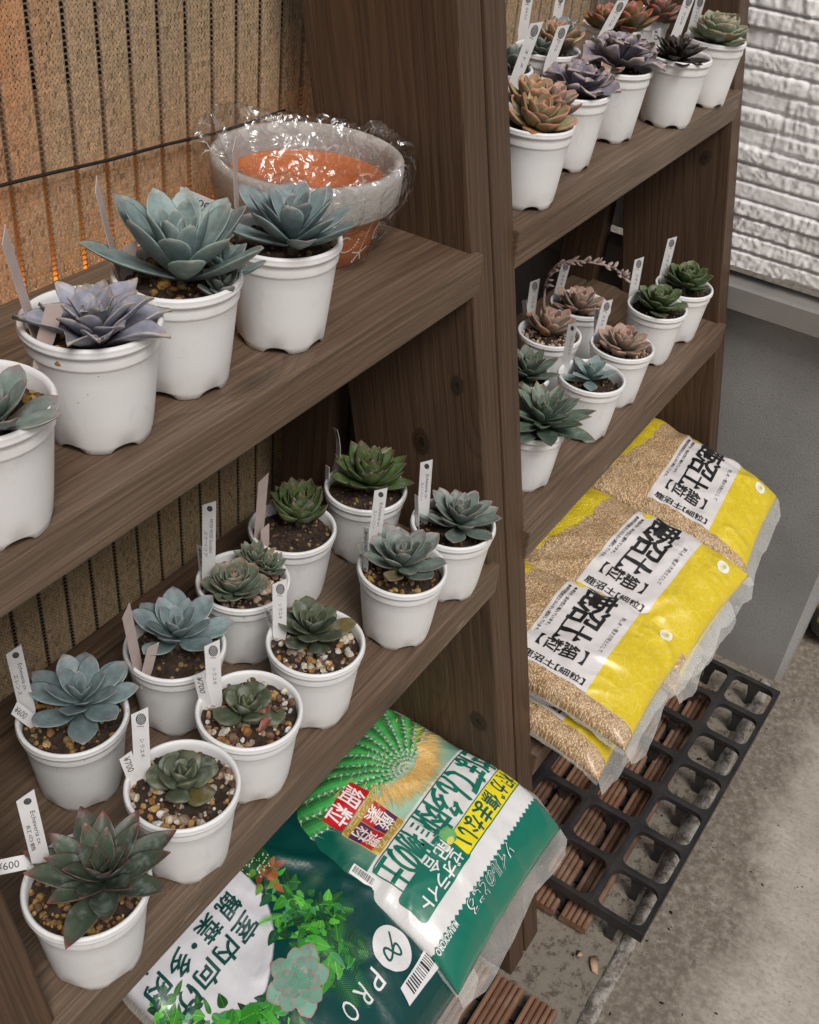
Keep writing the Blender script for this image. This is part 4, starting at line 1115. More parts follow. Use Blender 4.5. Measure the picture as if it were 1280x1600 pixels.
class Bag:
    def __init__(s, corners, w_, h_, T, seed, wr=1.0, droop=.0, p=3.2, sag=0.0, crease=1.0):
        s.crease = crease
        s.c = [np.array(q, float) for q in corners]     # u0v0, u1v0, u1v1, u0v1  (v up the print, u along the reading direction)
        s.w, s.h, s.T, s.seed, s.wr, s.droop, s.p, s.sag = w_, h_, T, seed, wr, droop, p, sag
    def mid(s, u, v):
        a, b, c, d = s.c
        u = np.asarray(u)[:, None]; v = np.asarray(v)[:, None]
        q = a * (1 - u) * (1 - v) + b * u * (1 - v) + c * u * v + d * (1 - u) * v
        # seams pull in between the corners
        ctr = (a + b + c + d) / 4
        k = .035 * (np.sin(math.pi * u) * np.abs(2 * v - 1) ** 6 + np.sin(math.pi * v) * np.abs(2 * u - 1) ** 6)
        q = q + (ctr - q) * k
        vv = np.clip((v - .62) / .38, 0, 1)
        q = q - np.array([0, 0, 1.0]) * (s.droop * vv ** 2)
        return q
    def hgt(s, u, v):
        e = np.clip((1 - np.abs(2 * u - 1) ** s.p) * (1 - np.abs(2 * v - 1) ** s.p), 0, 1)
        h = s.T * e ** .42
        U, V = u * s.w, v * s.h; sd = s.seed
        eu = np.abs(2 * u - 1) ** 3; ev = np.abs(2 * v - 1) ** 3
        w1 = s.crease * (ridge(U * 26 + sd + 1.5 * vn(U * 14, V * 14, sd), V * 7, sd) - .5) * ev
        w2 = (ridge(U * 7, V * 28 + sd + 1.5 * vn(U * 14, V * 14, sd + 1), sd + 2) - .5) * eu
        w3 = (ridge((U + V) * 17 + 1.2 * vn(U * 9, V * 9, sd + 4), (U - V) * 9, sd + 3) - .5) * .35
        w4 = (fbm(U * 14, V * 14, sd + 7) - .5) * 1.1
        w5 = (ridge(U * 40 + 2 * vn(U * 22, V * 22, sd + 9), V * 30 + 2 * vn(U * 25, V * 25, sd + 8), sd + 5) - .5) * .22
        return h + .0055 * s.wr * (w1 * 1.2 + w2 * 1.0 + w3 + w4 * .9 + w5) * e ** .6
    def top(s, U, V, off=0.0):
        u = np.clip(U / s.w, 0.0, 1.0); v = np.clip(V / s.h, 0.0, 1.0)
        m = s.mid(u, v); h = s.hgt(u, v)
        e = .002
        du = s.mid(np.clip(u + e, 0, 1), v); dv = s.mid(u, np.clip(v + e, 0, 1))
        n = np.array([0, 0, 1.0])
        P = m + h[:, None] * n
        if np.ndim(off) or off:
            Pu = du + s.hgt(np.clip(u + e, 0, 1), v)[:, None] * n - P
            Pv = dv + s.hgt(u, np.clip(v + e, 0, 1))[:, None] * n - P
            nn = np.cross(Pu, Pv); nn *= np.sign(nn[:, 2:3] + 1e-12); ln = np.linalg.norm(nn, axis=1)[:, None]
            nn = np.where(ln > 1e-12, nn / np.maximum(ln, 1e-12), n)
            P = P + nn * np.asarray(off)[:, None] if np.ndim(off) else P + nn * off
        return P
    def build(s, name, mat, parent, base):
        nu, nv = 96, 116
        t = np.linspace(0, 1, nu); t2 = np.linspace(0, 1, nv)
        # crowd samples toward the seams
        t = .5 - .5 * np.sign(.5 - t) * np.abs(1 - 2 * t) ** .8; t2 = .5 - .5 * np.sign(.5 - t2) * np.abs(1 - 2 * t2) ** .8
        uu, vv = np.meshgrid(t, t2, indexing='ij')
        T_ = s.top(uu.ravel() * s.w, vv.ravel() * s.h)
        m = s.mid(uu.ravel(), vv.ravel())
        e = np.clip((1 - np.abs(2 * uu.ravel() - 1) ** s.p) * (1 - np.abs(2 * vv.ravel() - 1) ** s.p), 0, 1)
        B_ = m - (s.T * .8 * e ** .5)[:, None] * [0, 0, 1.0]
        on = (B_[:, 1] > .281) & (B_[:, 2] < .3715)
        B_[on, 2] = np.minimum(.3715, T_[on, 2])
        n = nu * nv; v = np.concatenate([T_, B_]) - base
        uv = np.concatenate([np.stack([uu.ravel() * s.w, vv.ravel() * s.h], 1)] * 2)
        idx = np.arange(n).reshape(nu, nv)
        q = np.stack([idx[:-1, :-1].ravel(), idx[1:, :-1].ravel(), idx[1:, 1:].ravel(), idx[:-1, 1:].ravel()], 1)
        f = np.concatenate([q[:, ::-1], q + n])
        # note: u runs towards -X and v towards -Y, so the order above faces up
        f = np.concatenate([q, (q + n)[:, ::-1]])
        o = mesh(name, v, f, mat, parent, True, uv=uv)
        bm = bmesh.new(); bm.from_mesh(o.data); bmesh.ops.remove_doubles(bm, verts=bm.verts[:], dist=1e-6); bmesh.ops.recalc_face_normals(bm, faces=bm.faces[:]); bm.to_mesh(o.data); bm.free()
        return o
    def film(s, parent, base, edge='v1', wd=.03, u0=0.0, u1=1.0, name='film_edge', lift=.004, drop=.012):
        n1, n2 = 90, 9
        v = []; f = []
        for i in range(n1):
            k = u0 + (u1 - u0) * i / (n1 - 1)
            ed = s.mid([k], [1.0])[0] if edge == 'v1' else (s.mid([1.0], [k])[0] if edge == 'u1' else s.mid([0.0], [k])[0])
            inn = s.mid([k], [.93])[0] if edge == 'v1' else (s.mid([.93], [k])[0] if edge == 'u1' else s.mid([.07], [k])[0])
            d = ed - inn; d[2] = 0; d /= np.linalg.norm(d)
            ww = wd * (.55 + .75 * float(vn(k * 6 + s.seed, 1.5, s.seed)) + .10 * float(vn(k * 13, 2.5, s.seed))) * (1 - .45 * max(0, abs(2 * k - 1) * 5 - 4))
            for j in range(n2):
                t = j / (n2 - 1)
                z = lift * math.sin(k * 19 + s.seed + t) * t + .010 * (float(fbm(k * 7, t * 1.2, s.seed + 3)) - .5) * t * 2 - drop * t ** 1.5
                tk = 0
                p = ed - d * .002 + d * ww * t + np.array([0, 0, z + .0004])
                v.append(p - base)
        for i in range(n1 - 1):
            for j in range(n2 - 1):
                a = i * n2 + j; f.append((a, a + 1, a + n2 + 1, a + n2))
        return mesh(name, v, f, M_film, parent, True)

def uvsock(m):
    t = m.n('TexCoord'); s = m.n('SeparateXYZ'); m.t.links.new(t.outputs['UV'], s.inputs[0])
    return t.outputs['UV'], s.outputs[0], s.outputs[1]
def mk_kanuma(w_, h_):
    m = NT('granule_bag_film')
    uv, U, V = uvsock(m)
    wob = m.math('MULTIPLY_ADD', m.noise(uv, 18, 3), .008, -.004)
    # pumice granules seen through clear film
    vd = m.vor(uv, 430); vc = m.vor(uv, 430, out='Color')
    g = m.mix(m.ramp(vd, [(.1, 0), (.62, 1)]), (.74, .57, .36), (.34, .21, .10))
    sp = m.n('SeparateColor'); m.t.links.new(vc, sp.inputs[0])
    g = m.mix(1, g, m.ramp(sp.outputs[0], [(0, .62), (.5, 1.0), (1, 1.3)]), 'MULTIPLY')
    g = m.mix(m.math('MULTIPLY', m.ramp(m.noise(uv, 30, 4), [(.45, 0), (.7, 1)]), .25), g, (.62, .50, .36))
    ln = m.noise(uv, 60, 5, .7, dist=2.5); lace = m.ramp(ln, [(.46, 0), (.5, 1), (.54, 0)])
    ring = m.ramp(m.math('FRACT', m.math('MULTIPLY', m.vor(uv, 26, rnd=.9), 3.0)), [(.40, 0), (.5, 1), (.6, 0)])
    y = m.mix(m.math('MULTIPLY', m.math('MAXIMUM', lace, ring), .42), (.62, .47, .003), (.82, .72, .20))
    y = m.mix(m.math('MULTIPLY', m.ramp(m.noise(uv, 14, 3), [(.4, 0), (.7, 1)]), .5), y, (.58, .42, .008))
    wh = m.mix(m.noise(uv, 14, 3), (.60, .575, .57), (.68, .66, .655))
    Vn = m.math('DIVIDE', V, h_); Un = m.math('DIVIDE', m.math('ADD', U, wob), w_)
    lab = m.math('SUBTRACT', 1, m.step(Un, .885, .004))
    c = g
    by = m.math('MULTIPLY', m.math('SUBTRACT', 1, m.step(m.math('ADD', m.math('ADD', Vn, m.math('MULTIPLY', m.math('POWER', Un, 3), .22)), m.math('MULTIPLY_ADD', m.noise(uv, 26, 3), .14, -.07)), .255, .012)), 1)
    c = m.mix(m.math('MULTIPLY', by, lab), c, y)
    inl = m.math('MULTIPLY', m.step(Vn, .415, .003), lab)
    c = m.mix(inl, c, wh)
    iny = m.math('MULTIPLY', m.step(Vn, .760, .003), lab)
    c = m.mix(iny, c, y)
    gr = m.math('SUBTRACT', 1, inl)
    m.set(col=c, rough=.38, spec=.4, coat=.45, coatr=.22)
    b = m.bump(m.math('MULTIPLY', m.math('SUBTRACT', 1, vd), gr), .7, .0018)
    m.bump(m.noise(uv, 60, 4, .6), .22, .003, b)
    return m.m
KW, KH = .235, .33
M_kan = mk_kanuma(KW, KH)
INK = (.012, .012, .014)
def kanuma_print():
    P = Print(); w_, h_ = KW, KH
    def uv(a, b): return (a * w_, b * h_)
    b0, b1 = .415, .760
    cs = .0495
    vb = .575 * h_
    P.text('鹿', uv(.165, .590), cs * .98, cs * 1.05, INK, off=.014, thick=.0011)
    P.text('沼', uv(.355, .590), cs * .94, cs * 1.05, INK, off=.014, thick=.0011)
    # 土 drawn with thin bars, a thick stem and serifs
    cx, cy = uv(.545, .590); s_ = cs * .5
    P.rect(cx - s_, cx + s_, cy - s_ * .98, cy - s_ * .86, INK, 3)
    P.rect(cx - s_ * .72, cx + s_ * .72, cy + s_ * .12, cy + s_ * .24, INK, 3)
    P.rect(cx - s_ * .15, cx + s_ * .15, cy - s_ * .9, cy + s_ * .98, INK, 3.2)
    P.poly([(cx + s_, cy - s_ * .98), (cx + s_ * .95, cy - s_ * .80), (cx + s_ * .70, cy - s_ * .58), (cx + s_ * .56, cy - s_ * .87)], INK, 3.4)
    P.poly([(cx + s_ * .72, cy + s_ * .12), (cx + s_ * .70, cy + s_ * .3), (cx + s_ * .46, cy + s_ * .52), (cx + s_ * .34, cy + s_ * .23)], INK, 3.4)
    # 【細粒】 set vertically
    c2 = .0245
    for k, ch in enumerate('細粒'):
        P.text(ch, (.70 * w_, (.618 - .076 * k) * h_), c2, c2, INK, off=.008, thick=.0004)
    P.text('【', (.70 * w_, .680 * h_), None, c2 * .95, INK, rot=-math.pi / 2)
    P.text('】', (.70 * w_, .482 * h_), None, c2 * .95, INK, rot=-math.pi / 2)
    P.text('鹿沼土', (.838 * w_, .520 * h_), .050, .0135, INK, rot=math.pi / 2, off=.008, thick=.0003)
    P.text('【細粒】', (.838 * w_, .668 * h_), .044, .0115, INK, rot=math.pi / 2, off=.012)
    P.text('挿し木・種まき用土として', uv(.42, .722), .088, .0068, (.08, .08, .08))
    P.text('◆通気性・保水性に優れています。', uv(.36, .468), .100, .0058, (.03, .03, .03), off=.01)
    P.text('◆細粒硬質鹿沼土はふるい選別しています。', uv(.40, .440), .118, .0058, (.03, .03, .03), off=.01)
    P.ell(uv(.075, .470), .0105, .0085, (.70, .55, .012), 1)
    P.text('園芸', uv(.075, .470), .010, None, (.85, .78, .3), lay=3)
    return P
def oval_print():
    P = Print()
    def uv(a, b): return (a * KW, b * KH)
    P.ell(uv(.16, .90), .013, .010, (.80, .79, .74), 1)
    P.ell(uv(.16, .90), .010, .0045, (.74, .70, .50), 2)
    P.ell(uv(.155, .905), .004, .003, (.45, .55, .12), 3)
    return P
def kanuma(key, corners, label, seed, prints=True, T=.030, film=True, droop=.012):
    base = np.mean([np.array(c) for c in corners], 0); base[2] -= .03
    t = thing('soil_bag', label, 'soil bag', tuple(base), group='yellow bags of pumice soil')
    b = Bag(corners, KW, KH, T, seed, 2.3, droop)
    b.build('bag_body', M_kan, t, base)
    if prints:
        fn = lambda U, V, off: b.top(U, V, off) - base
        kanuma_print().lay_on(fn, 'printed_label', t)
        oval_print().lay_on(fn, 'printed_oval', t)
    if film:
        b.film(t, base, 'v1', .024)
        b.film(t, base, 'u1', .008, name='side_seam', drop=.002, lift=.001)
    return b
def P3(px, py, z): return onz(px, py, z)
def back(p, dx, dy, z): return np.array([p[0] + dx, p[1] + dy, z])
# lower layer first, then the three on top
f1 = P3(938, 1212, .405); f0 = f1 + np.array([.235, .004, .012])
kanuma('lower near', [back(f0, .03, .31, .40), back(f1, .03, .31, .40), f1, f0], 'yellow pumice bag lying underneath the nearest one by the centre legs', 41)
f1 = P3(1058, 1075, .415); f0 = f1 + np.array([.235, .004, .006])
kanuma('lower mid', [back(f0, .03, .31, .40), back(f1, .03, .31, .40), f1, f0], 'yellow pumice bag mostly hidden under the middle one, one corner showing', 43)
f1 = np.array([1.360, .160, .475]); f0 = P3(1218, 768, .50)
kanuma('far', [(1.628, .475, .515), (1.375, .475, .505), f1, f0], 'yellow pumice bag at the far end next to the grey foundation', 45)
f1 = np.array([1.135, .172, .455]); f0 = P3(1170, 897, .492) + np.array([.012, 0, 0])
kanuma('mid', [back(f0, .01, .315, .508), back(f1, .005, .315, .475), f1, f0], 'middle one of the three yellow pumice bags lying on top', 47)
f1 = P3(980, 1165, .450); f0 = P3(1088, 992, .468)
kanuma('near', [back(f0, -.035, .32, .482), back(f1, .005, .32, .455), f1, f0], 'nearest yellow pumice bag on top, beside the centre legs', 49)

# ---------------------------------------------------------------- green cactus soil bag
GW, GH = .262, .278
def mk_green1():
    m = NT('green_cactus_bag_film'); uv, U, V = uvsock(m)
    Un = m.math('DIVIDE', U, GW); Vn = m.math('DIVIDE', V, GH)
    nz = m.noise(uv, 12, 4)
    gd = m.math('ADD', m.math('MULTIPLY', m.math('POWER', m.math('DIVIDE', m.math('SUBTRACT', Un, .42), .50), 2), 1.0), m.math('POWER', m.math('DIVIDE', m.math('SUBTRACT', Vn, .40), .30), 2))
    c = m.mix(m.ramp(m.math('ADD', gd, m.math('MULTIPLY_ADD', nz, .5, -.25)), [(0, 0), (.55, .5), (1.3, 1)]), (.36, .56, .42), (.004, .120, .075))
    c = m.mix(m.ramp(Un, [(.78, 0), (.96, 1)]), c, (.003, .085, .060))
    wh = m.step(Vn, .455, .004)
    inb = m.math('MULTIPLY', wh, m.math('SUBTRACT', 1, m.step(Un, 1.2, .01)))
    c = m.mix(inb, c, m.mix(nz, (.62, .62, .61), (.70, .70, .69)))
    zig = m.math('PINGPONG', m.math('MULTIPLY', Un, 62), 1.0)
    c = m.mix(m.step(m.math('ADD', Vn, m.math('MULTIPLY', zig, -.012)), .848, .003), c, (.002, .145, .095))
    m.set(col=c, rough=.3, spec=.45, coat=.6, coatr=.16)
    m.bump(m.noise(uv, 55, 5, .62), .30, .004)
    return m.m
G1 = (.002, .145, .095); DG = (.003, .08, .06)
def green1_print():
    P = Print()
    q = lambda u, v: (u * GW, v * GH)
    rs = random.Random(2)
    # cactus: dome with ribs fanning from the crown, spined along each rib
    apex = (.335, .325)
    n = 13
    ends = [(.335 - .66 * math.cos(a), -.36 + .50 * (1 - math.sin(a)) ** .9) for a in np.linspace(.02, math.pi - .02, n)]
    for i in range(n - 1):
        pa, pb = ends[i], ends[i + 1]
        for k in range(10):
            t0, t1 = k / 10, (k + 1) / 10
            def at(e, t, bow):
                x = apex[0] + (e[0] - apex[0]) * t; y = apex[1] + (e[1] - apex[1]) * t
                return (x, y + .10 * t * (1 - t) * (1 if True else 0) + bow)
            midp = ((pa[0] + pb[0]) / 2, (pa[1] + pb[1]) / 2)
            sh = .75 + .5 * math.sin(math.pi * (t0 + .2))
            def lerp(a, b, w_): return (a[0] + (b[0] - a[0]) * w_, a[1] + (b[1] - a[1]) * w_)
            for m_, (w0, w1, br) in enumerate(((0, .12, .62), (.12, .28, .34), (.28, .46, .55), (.46, .64, .95), (.64, .82, 1.25), (.82, 1, .9))):
                ea, eb = lerp(pa, pb, w0), lerp(pa, pb, w1)
                P.poly([q(*at(ea, t0, 0)), q(*at(ea, t1, 0)), q(*at(eb, t1, 0)), q(*at(eb, t0, 0))], (.040 * sh * br + .004, .30 * sh * br + .02, .060 * sh * br + .01), .2)
    for i in range(n):
        e = ends[i]
        for k in range(24):
            t = .03 + .97 * (k / 23) ** 1.05
            x = apex[0] + (e[0] - apex[0]) * t; y = apex[1] + (e[1] - apex[1]) * t + .10 * t * (1 - t)
            if not (0.012 < x < .97 and .03 < y < .34): continue
            P.ell(q(x, y), .0019, .0016, (.48, .56, .56), 1.0, 7)
            for s_ in range(4):
                a = rs.uniform(0, 6.283); L = rs.uniform(.005, .013)
                col = (.62, .60, .42) if rs.random() < .65 else (.42, .50, .52)
                X, Y = q(x, y)
                d = (math.cos(a), math.sin(a)); w_ = .00032
                X2, Y2 = X + d[0] * L, Y + d[1] * L
                if not (.003 < X2 < GW - .004 and .006 < Y2): continue
                P.poly([(X - d[1] * w_, Y + d[0] * w_), (X + d[1] * w_, Y - d[0] * w_), (X2, Y2)], col, 1.4)
    for k in range(700):
        a = rs.gauss(0, .52)
        r_ = rs.uniform(0, 1)
        x = apex[0] + .34 * math.sin(a) * (.6 + .5 * r_); y = apex[1] + .015 - .20 * (1 - math.cos(a)) + .02 * r_
        X, Y = q(x, y); L = rs.uniform(.014, .032) * (1.2 - .35 * abs(a)); aa = math.pi / 2 - a * 1.15 + rs.gauss(0, .18)
        g = rs.random()
        col = (.62 + .12 * g, .30 + .28 * g, .05 + .20 * g)
        d = (math.cos(aa), math.sin(aa)); w_ = .0007
        P.poly([(X - d[1] * w_, Y + d[0] * w_), (X + d[1] * w_, Y - d[0] * w_), (X + d[0] * L, Y + d[1] * L)], col, 1.7)
    # fine line above the title, title panel
    P.rect(.0 * GW + .002, .86 * GW, .468 * GH, .473 * GH, DG, 2)
    ttl = 'さぼてん多肉植物の土'
    for k, ch in enumerate(ttl):
        P.text(ch, q(.045 + .0885 * k, .560), .0225, .050 if k < 9 else .046, G1, off=.018, thick=.0005, lay=3)
    P.line([q(.86, .470), q(.885, .478), q(.885, .64)], .0016, G1, 2)
    P.rect(.02 * GW, .555 * GW, .655 * GH, .770 * GH, G1, 1, .003)
    P.rect(.024 * GW, .55 * GW, .659 * GH, .764 * GH, (.74, .62, .005), 2, .002)
    for k, ch in enumerate('根が傷まない'):
        P.text(ch, q(.07 + .083 * k, .712), .0195, .027, DG, off=.02, lay=3)
    P.rect(.53 * GW, .935 * GW, .630 * GH, .775 * GH, G1, 1.2, .006)
    for k, ch in enumerate('ゼオライト'):
        P.text(ch, q(.600 + .066 * k, .735), None, .0165, (.72, .72, .71), off=.015, lay=3)
    for k, ch in enumerate('配合'):
        P.text(ch, q(.612 + .088 * k, .668), .0195, .019, (.72, .72, .71), off=.015, lay=3)
    P.ell(q(.535, .645), .0105, .0125, (.05, .33, .09), 3)
    for k in range(-3, 4):
        P.line([q(.535 + .009 * k, .645 - .034 * math.sqrt(max(0, 1 - (k / 4) ** 2))), q(.535 + .010 * k, .645 + .034 * math.sqrt(max(0, 1 - (k / 4) ** 2)))], .0007, (.30, .52, .20), 3.5)
        P.line([q(.50 + .002 * abs(k), .645 + .009 * k), q(.572 - .002 * abs(k), .645 + .009 * k)], .0006, (.30, .52, .20), 3.5)
    P.ell(q(.552, .672), .006, .004, (.70, .60, .12), 3.7)
    # red and gold seals
    P.rect(.565 * GW, .80 * GW, .155 * GH, .262 * GH, (.50, .008, .012), 2.2, .003)
    for k, ch in enumerate('細粒'):
        P.text(ch, q(.628 + .108 * k, .208), .0235, .030, (.78, .77, .76), off=.012, lay=3.2)
    P.rect(.585 * GW, .815 * GW, .268 * GH, .462 * GH, (.62, .47, .16), 2.0, .003)
    P.rect(.590 * GW, .810 * GW, .272 * GH, .458 * GH, (.40, .26, .05), 2.2, .003)
    for (uu, vv, ch, bc) in ((.645, .395, '厳', (.09, .02, .09)), (.757, .395, '選', (.45, .02, .03)), (.645, .333, '素', (.45, .02, .03)), (.757, .333, '材', (.09, .02, .09))):
        P.rect((uu - .054) * GW, (uu + .054) * GW, (vv - .031) * GH, (vv + .031) * GH, bc, 2.4)
        P.text(ch, q(uu, vv), .020, .018, (.80, .76, .72), off=.01, lay=3.2)
    P.text('プレミアム', q(.70, .443), .045, .0075, (.75, .66, .42), lay=3.2)
    P.text('シリーズ', q(.70, .286), .038, .0065, (.75, .66, .42), lay=3.2)
    # brush-script line and maker's name on the green band
    P.text('ソイルのところ', q(.54, .885), .100, .0165, (.66, .72, .70), off=.045, lay=2.6)
    P.text('ソイルのところ', q(.54, .885), .097, .0155, DG, off=.012, lay=3.2)
    P.text('MURAGOKORO', q(.90, .868), .040, .0075, (.72, .74, .73), off=.02, lay=3.2)
    # narrow repeat of the title along the side gusset
    P.rect(.955 * GW, .985 * GW, .05 * GH, .19 * GH, (.70, .62, .02), 1)
    P.text('根が傷まない', (.970 * GW, .12 * GH), .042, .0065, DG, rot=math.pi / 2, off=.02)
    P.text('さぼてん多肉植物の土', (.970 * GW, .30 * GH), .072, .0068, (.66, .70, .68), rot=math.pi / 2, off=.02)
    # barcode
    P.rect(.900 * GW, .948 * GW, .39 * GH, .53 * GH, (.72, .72, .71), 1.5)
    y = .40
    while y < .50:
        t = rs.choice([.0015, .003, .0045]); P.rect(.906 * GW, .935 * GW, y * GH, (y + t) * GH, INK, 3); y += t + rs.choice([.002, .0035])
    return P
def soilbag(corners, label, mat, prn, w_, h_, seed, T=.032, wr=1.0, droop=.02, name='soil_bag', film=(.034,), group=None):
    base = np.mean([np.array(c) for c in corners], 0); base[2] -= .03
    t = thing(name, label, 'soil bag', tuple(base), group=group)
    b = Bag(corners, w_, h_, T, seed, wr, droop, crease=1.9)
    b.build('bag_body', mat, t, base)
    if prn: prn().lay_on(lambda U, V, off: b.top(U, V, off) - base, 'printed_label', t)
    b.film(t, base, 'v1', film[0], drop=.012, lift=.006)
    b.film(t, base, 'u1', .007, name='side_seam', drop=.001, lift=.001)
    b.film(t, base, 'u0', .007, name='side_seam', drop=.001, lift=.001)
    return t
up = np.array([0, 0, .045])
GC = [(.860, .480, .415), (.606, .474, .41), P3(716, 1556, .335) + up, P3(876, 1294, .345) + up]
soilbag(GC, 'green bag of cactus soil with a cactus picture and yellow banner', mk_green1(), green1_print, GW, GH, 61, wr=1.9, droop=.045, T=.026, film=(.026,))

# ---------------------------------------------------------------- dark green houseplant soil bags
HWD, HH = .28, .38
def mk_green2():
    m = NT('dark_green_bag_film'); uv, U, V = uvsock(m)
    Un = m.math('DIVIDE', U, HWD); Vn = m.math('DIVIDE', V, HH)
    nz = m.noise(uv, 10, 4)
    c = m.mix(nz, (.001, .036, .032), (.002, .056, .048))
    e = m.math('ADD', m.math('POWER', m.math('DIVIDE', m.math('SUBTRACT', U, .215), .105), 2), m.math('POWER', m.math('DIVIDE', m.math('SUBTRACT', V, .125), .105), 2))
    e = m.math('ADD', e, m.math('MULTIPLY_ADD', nz, .3, -.15))
    c = m.mix(m.ramp(e, [(.88, 0), (.93, 1)]), m.mix(m.noise(uv, 9, 3), (.56, .56, .60), (.66, .66, .68)), c)
    m.set(col=c, rough=.28, spec=.45, coat=.65, coatr=.14)
    m.bump(m.noise(uv, 45, 5, .62), .35, .004)
    return m.m
def green2_print(full=True):
    P = Print(); q = lambda a, b: (.155 + .030 * a, .165 + .029 * b)
    rs = random.Random(12)
    ink = (.002, .055, .047)
    for k, ch in enumerate('室内向け'):
        P.text(ch, q(k, 0), .0245, .0245, ink, off=.014, thick=.0003)
    for k, ch in enumerate('観葉・多肉'):
        P.text(ch, q(-.15 + (0, 1.05, 1.8, 2.55, 3.6)[k], -1.02), .0250 if ch != '・' else .006, None if ch == '・' else .0255, ink, off=.014, thick=.0003)
    for k, ch in enumerate('植物の土'):
        P.text(ch, q(.2 + k * 1.05, -2.1), .025, .025, ink, off=.014)
    greens = [(.03, .20, .02), (.05, .30, .03), (.02, .12, .02), (.10, .40, .05), (.012, .08, .03), (.05, .24, .08), (.01, .06, .02)]
    def clump(u, v, n, sp, L0, L1, lay=1):
        for k in range(n):
            g = rs.choice(greens); f_ = rs.uniform(.6, 1.2)
            P.leaf(q(u + rs.gauss(0, sp), v + rs.gauss(0, sp)), rs.uniform(L0, L1), rs.uniform(L0, L1) * .55, rs.uniform(0, 6.28), tuple(x * f_ for x in g), lay + rs.uniform(0, 2), vein=tuple(min(1, x * 1.5 + .02) for x in g))
    def frond(u, v, ang, L, col):
        X, Y = q(u, v)
        for k in range(22):
            t = k / 22
            for s_ in (1, -1):
                l_ = L * .38 * math.sin(math.pi * (.15 + .8 * t)); a = ang + s_ * .9
                x0, y0 = X + L * t * math.cos(ang), Y + L * t * math.sin(ang)
                P.poly([(x0 - .0006, y0), (x0 + .0006, y0), (x0 + l_ * math.cos(a), y0 + l_ * math.sin(a))], col, 1)
    def ros(u, v, r_, c_in, c_out, n=26):
        X, Y = q(u, v)
        for k in range(n, 0, -1):
            f_ = k / n; a = k * 2.39996
            col = tuple(c_in[i] * (1 - f_) + c_out[i] * f_ for i in range(3)); g = rs.uniform(.85, 1.15)
            l_ = r_ * (.22 + .78 * f_)
            P.leaf((X, Y), l_, l_ * .62, a, (.30 * g, .22 * g, .20 * g), 4 + (1 - f_) * 4, q=1.9)
            P.leaf((X, Y), l_ * .95, l_ * .57, a, tuple(x * g for x in col), 4.1 + (1 - f_) * 4, q=1.9)
    for (u, v, a, L) in ((-2.4, 1.4, 2.0, .045), (-2.2, 2.4, 1.6, .05), (-1.5, 3.6, 1.2, .05), (-1.9, .6, 2.9, .045), (-2.6, 2.0, .9, .04), (-1.4, 1.2, 2.6, .05), (-1.2, 2.6, 2.2, .055), (-.9, 1.9, -.9, .035), (-.9, 3.2, 1.4, .05), (.9, 3.0, .9, .045), (-1.2, .9, -.6, .03), (2.0, 2.4, 1.0, .05)):
        frond(u, v, a, L, rs.choice(greens))
    for (u, v, n, sp) in ((-2.0, -.6, 10, .25), (-1.75, .3, 26, .30), (-1.5, 1.2, 34, .36), (-1.35, 2.2, 34, .42), (-.8, 2.9, 26, .40), (1.1, 2.9, 22, .40), (1.9, 2.3, 24, .40), (2.8, 1.6, 24, .42), (-2.3, 1.6, 22, .35), (-2.0, 2.6, 26, .40), (-1.2, 3.3, 26, .40), (1.6, 3.4, 24, .45), (2.6, 2.6, 24, .45), (3.4, .6, 24, .45), (3.8, -.5, 20, .4)):
        clump(u, v, n, sp, .009, .021)
    for (u, v, L) in ((-1.2, 2.4, .032), (-.9, 3.3, .030), (2.3, 1.9, .034), (1.5, 2.6, .03)):
        P.leaf(q(u, v), L, L * .62, rs.uniform(0, 6.28), (.03, .22, .02), 3.2, vein=(.08, .34, .06)); P.leaf(q(u + .25, v - .3), L * .9, L * .5, rs.uniform(0, 6.28), (.06, .34, .03), 3.3, vein=(.12, .45, .08))
    ros(.15, 2.75, .038, (.07, .22, .14), (.17, .37, .28))
    P.ell(q(-1.95, -1.35), .018, .021, (.008, .07, .02), 4)
    for k in range(60):
        a, r_ = rs.uniform(0, 6.28), math.sqrt(rs.random()) * .95
        c = q(-1.95, -1.35); P.ell((c[0] + .018 * r_ * math.cos(a), c[1] + .021 * r_ * math.sin(a)), .0009, .0009, (.5, .58, .42), 5, 6)
    for k in range(18):
        P.leaf(q(-1.9 + rs.gauss(0, .22), -.5 + rs.gauss(0, .22)), rs.uniform(.010, .017), .008, rs.uniform(0, 6.28), rs.choice([(.22, .04, .02), (.18, .05, .02), (.28, .10, .03), (.10, .22, .02)]), 4 + rs.random())
    # maker's mark and name
    P.ell(q(-2.95, 4.75), .0215, .0235, (.66, .66, .66), 4, 40)
    lp = [(.0095 * math.sin(t), -.0005 + .0062 * math.sin(2 * t)) for t in np.linspace(0, 2 * math.pi, 40)]
    cx, cy = q(-2.85, 4.85)
    P.line([(cx + p[0] * 1.0 + p[1] * .3, cy - p[0] * .35 + p[1] * .9) for p in lp], .0024, DG, 5)
    P.line([(cx - .001, cy - .001), (cx - .012, cy - .015)], .0024, DG, 5)
    for k, ch in enumerate('PRO'):
        P.text(ch, q(-1.74 + .68 * k, 4.88 - .06 * k), .0125, .0215, (.66, .68, .67), off=-.002, lay=4)
    c = q(-3.2, 6.1)
    P.poly([(c[0] - .034, c[1] - .012), (c[0] + .030, c[1] - .010), (c[0] + .034, c[1] + .007), (c[0] - .022, c[1] + .011)], (.66, .66, .66), 4)
    y = c[0] - .026
    while y < c[0] + .022:
        t = rs.choice([.0010, .0018, .0028]); P.rect(y, y + t, c[1] - .0085, c[1] + .0045, INK, 5); y += t + rs.choice([.0014, .0022])
    return P
M_g2 = mk_green2()
G2F = [P3(742, 1508, .330) + up, np.array([.350, .200, .315]) + up]
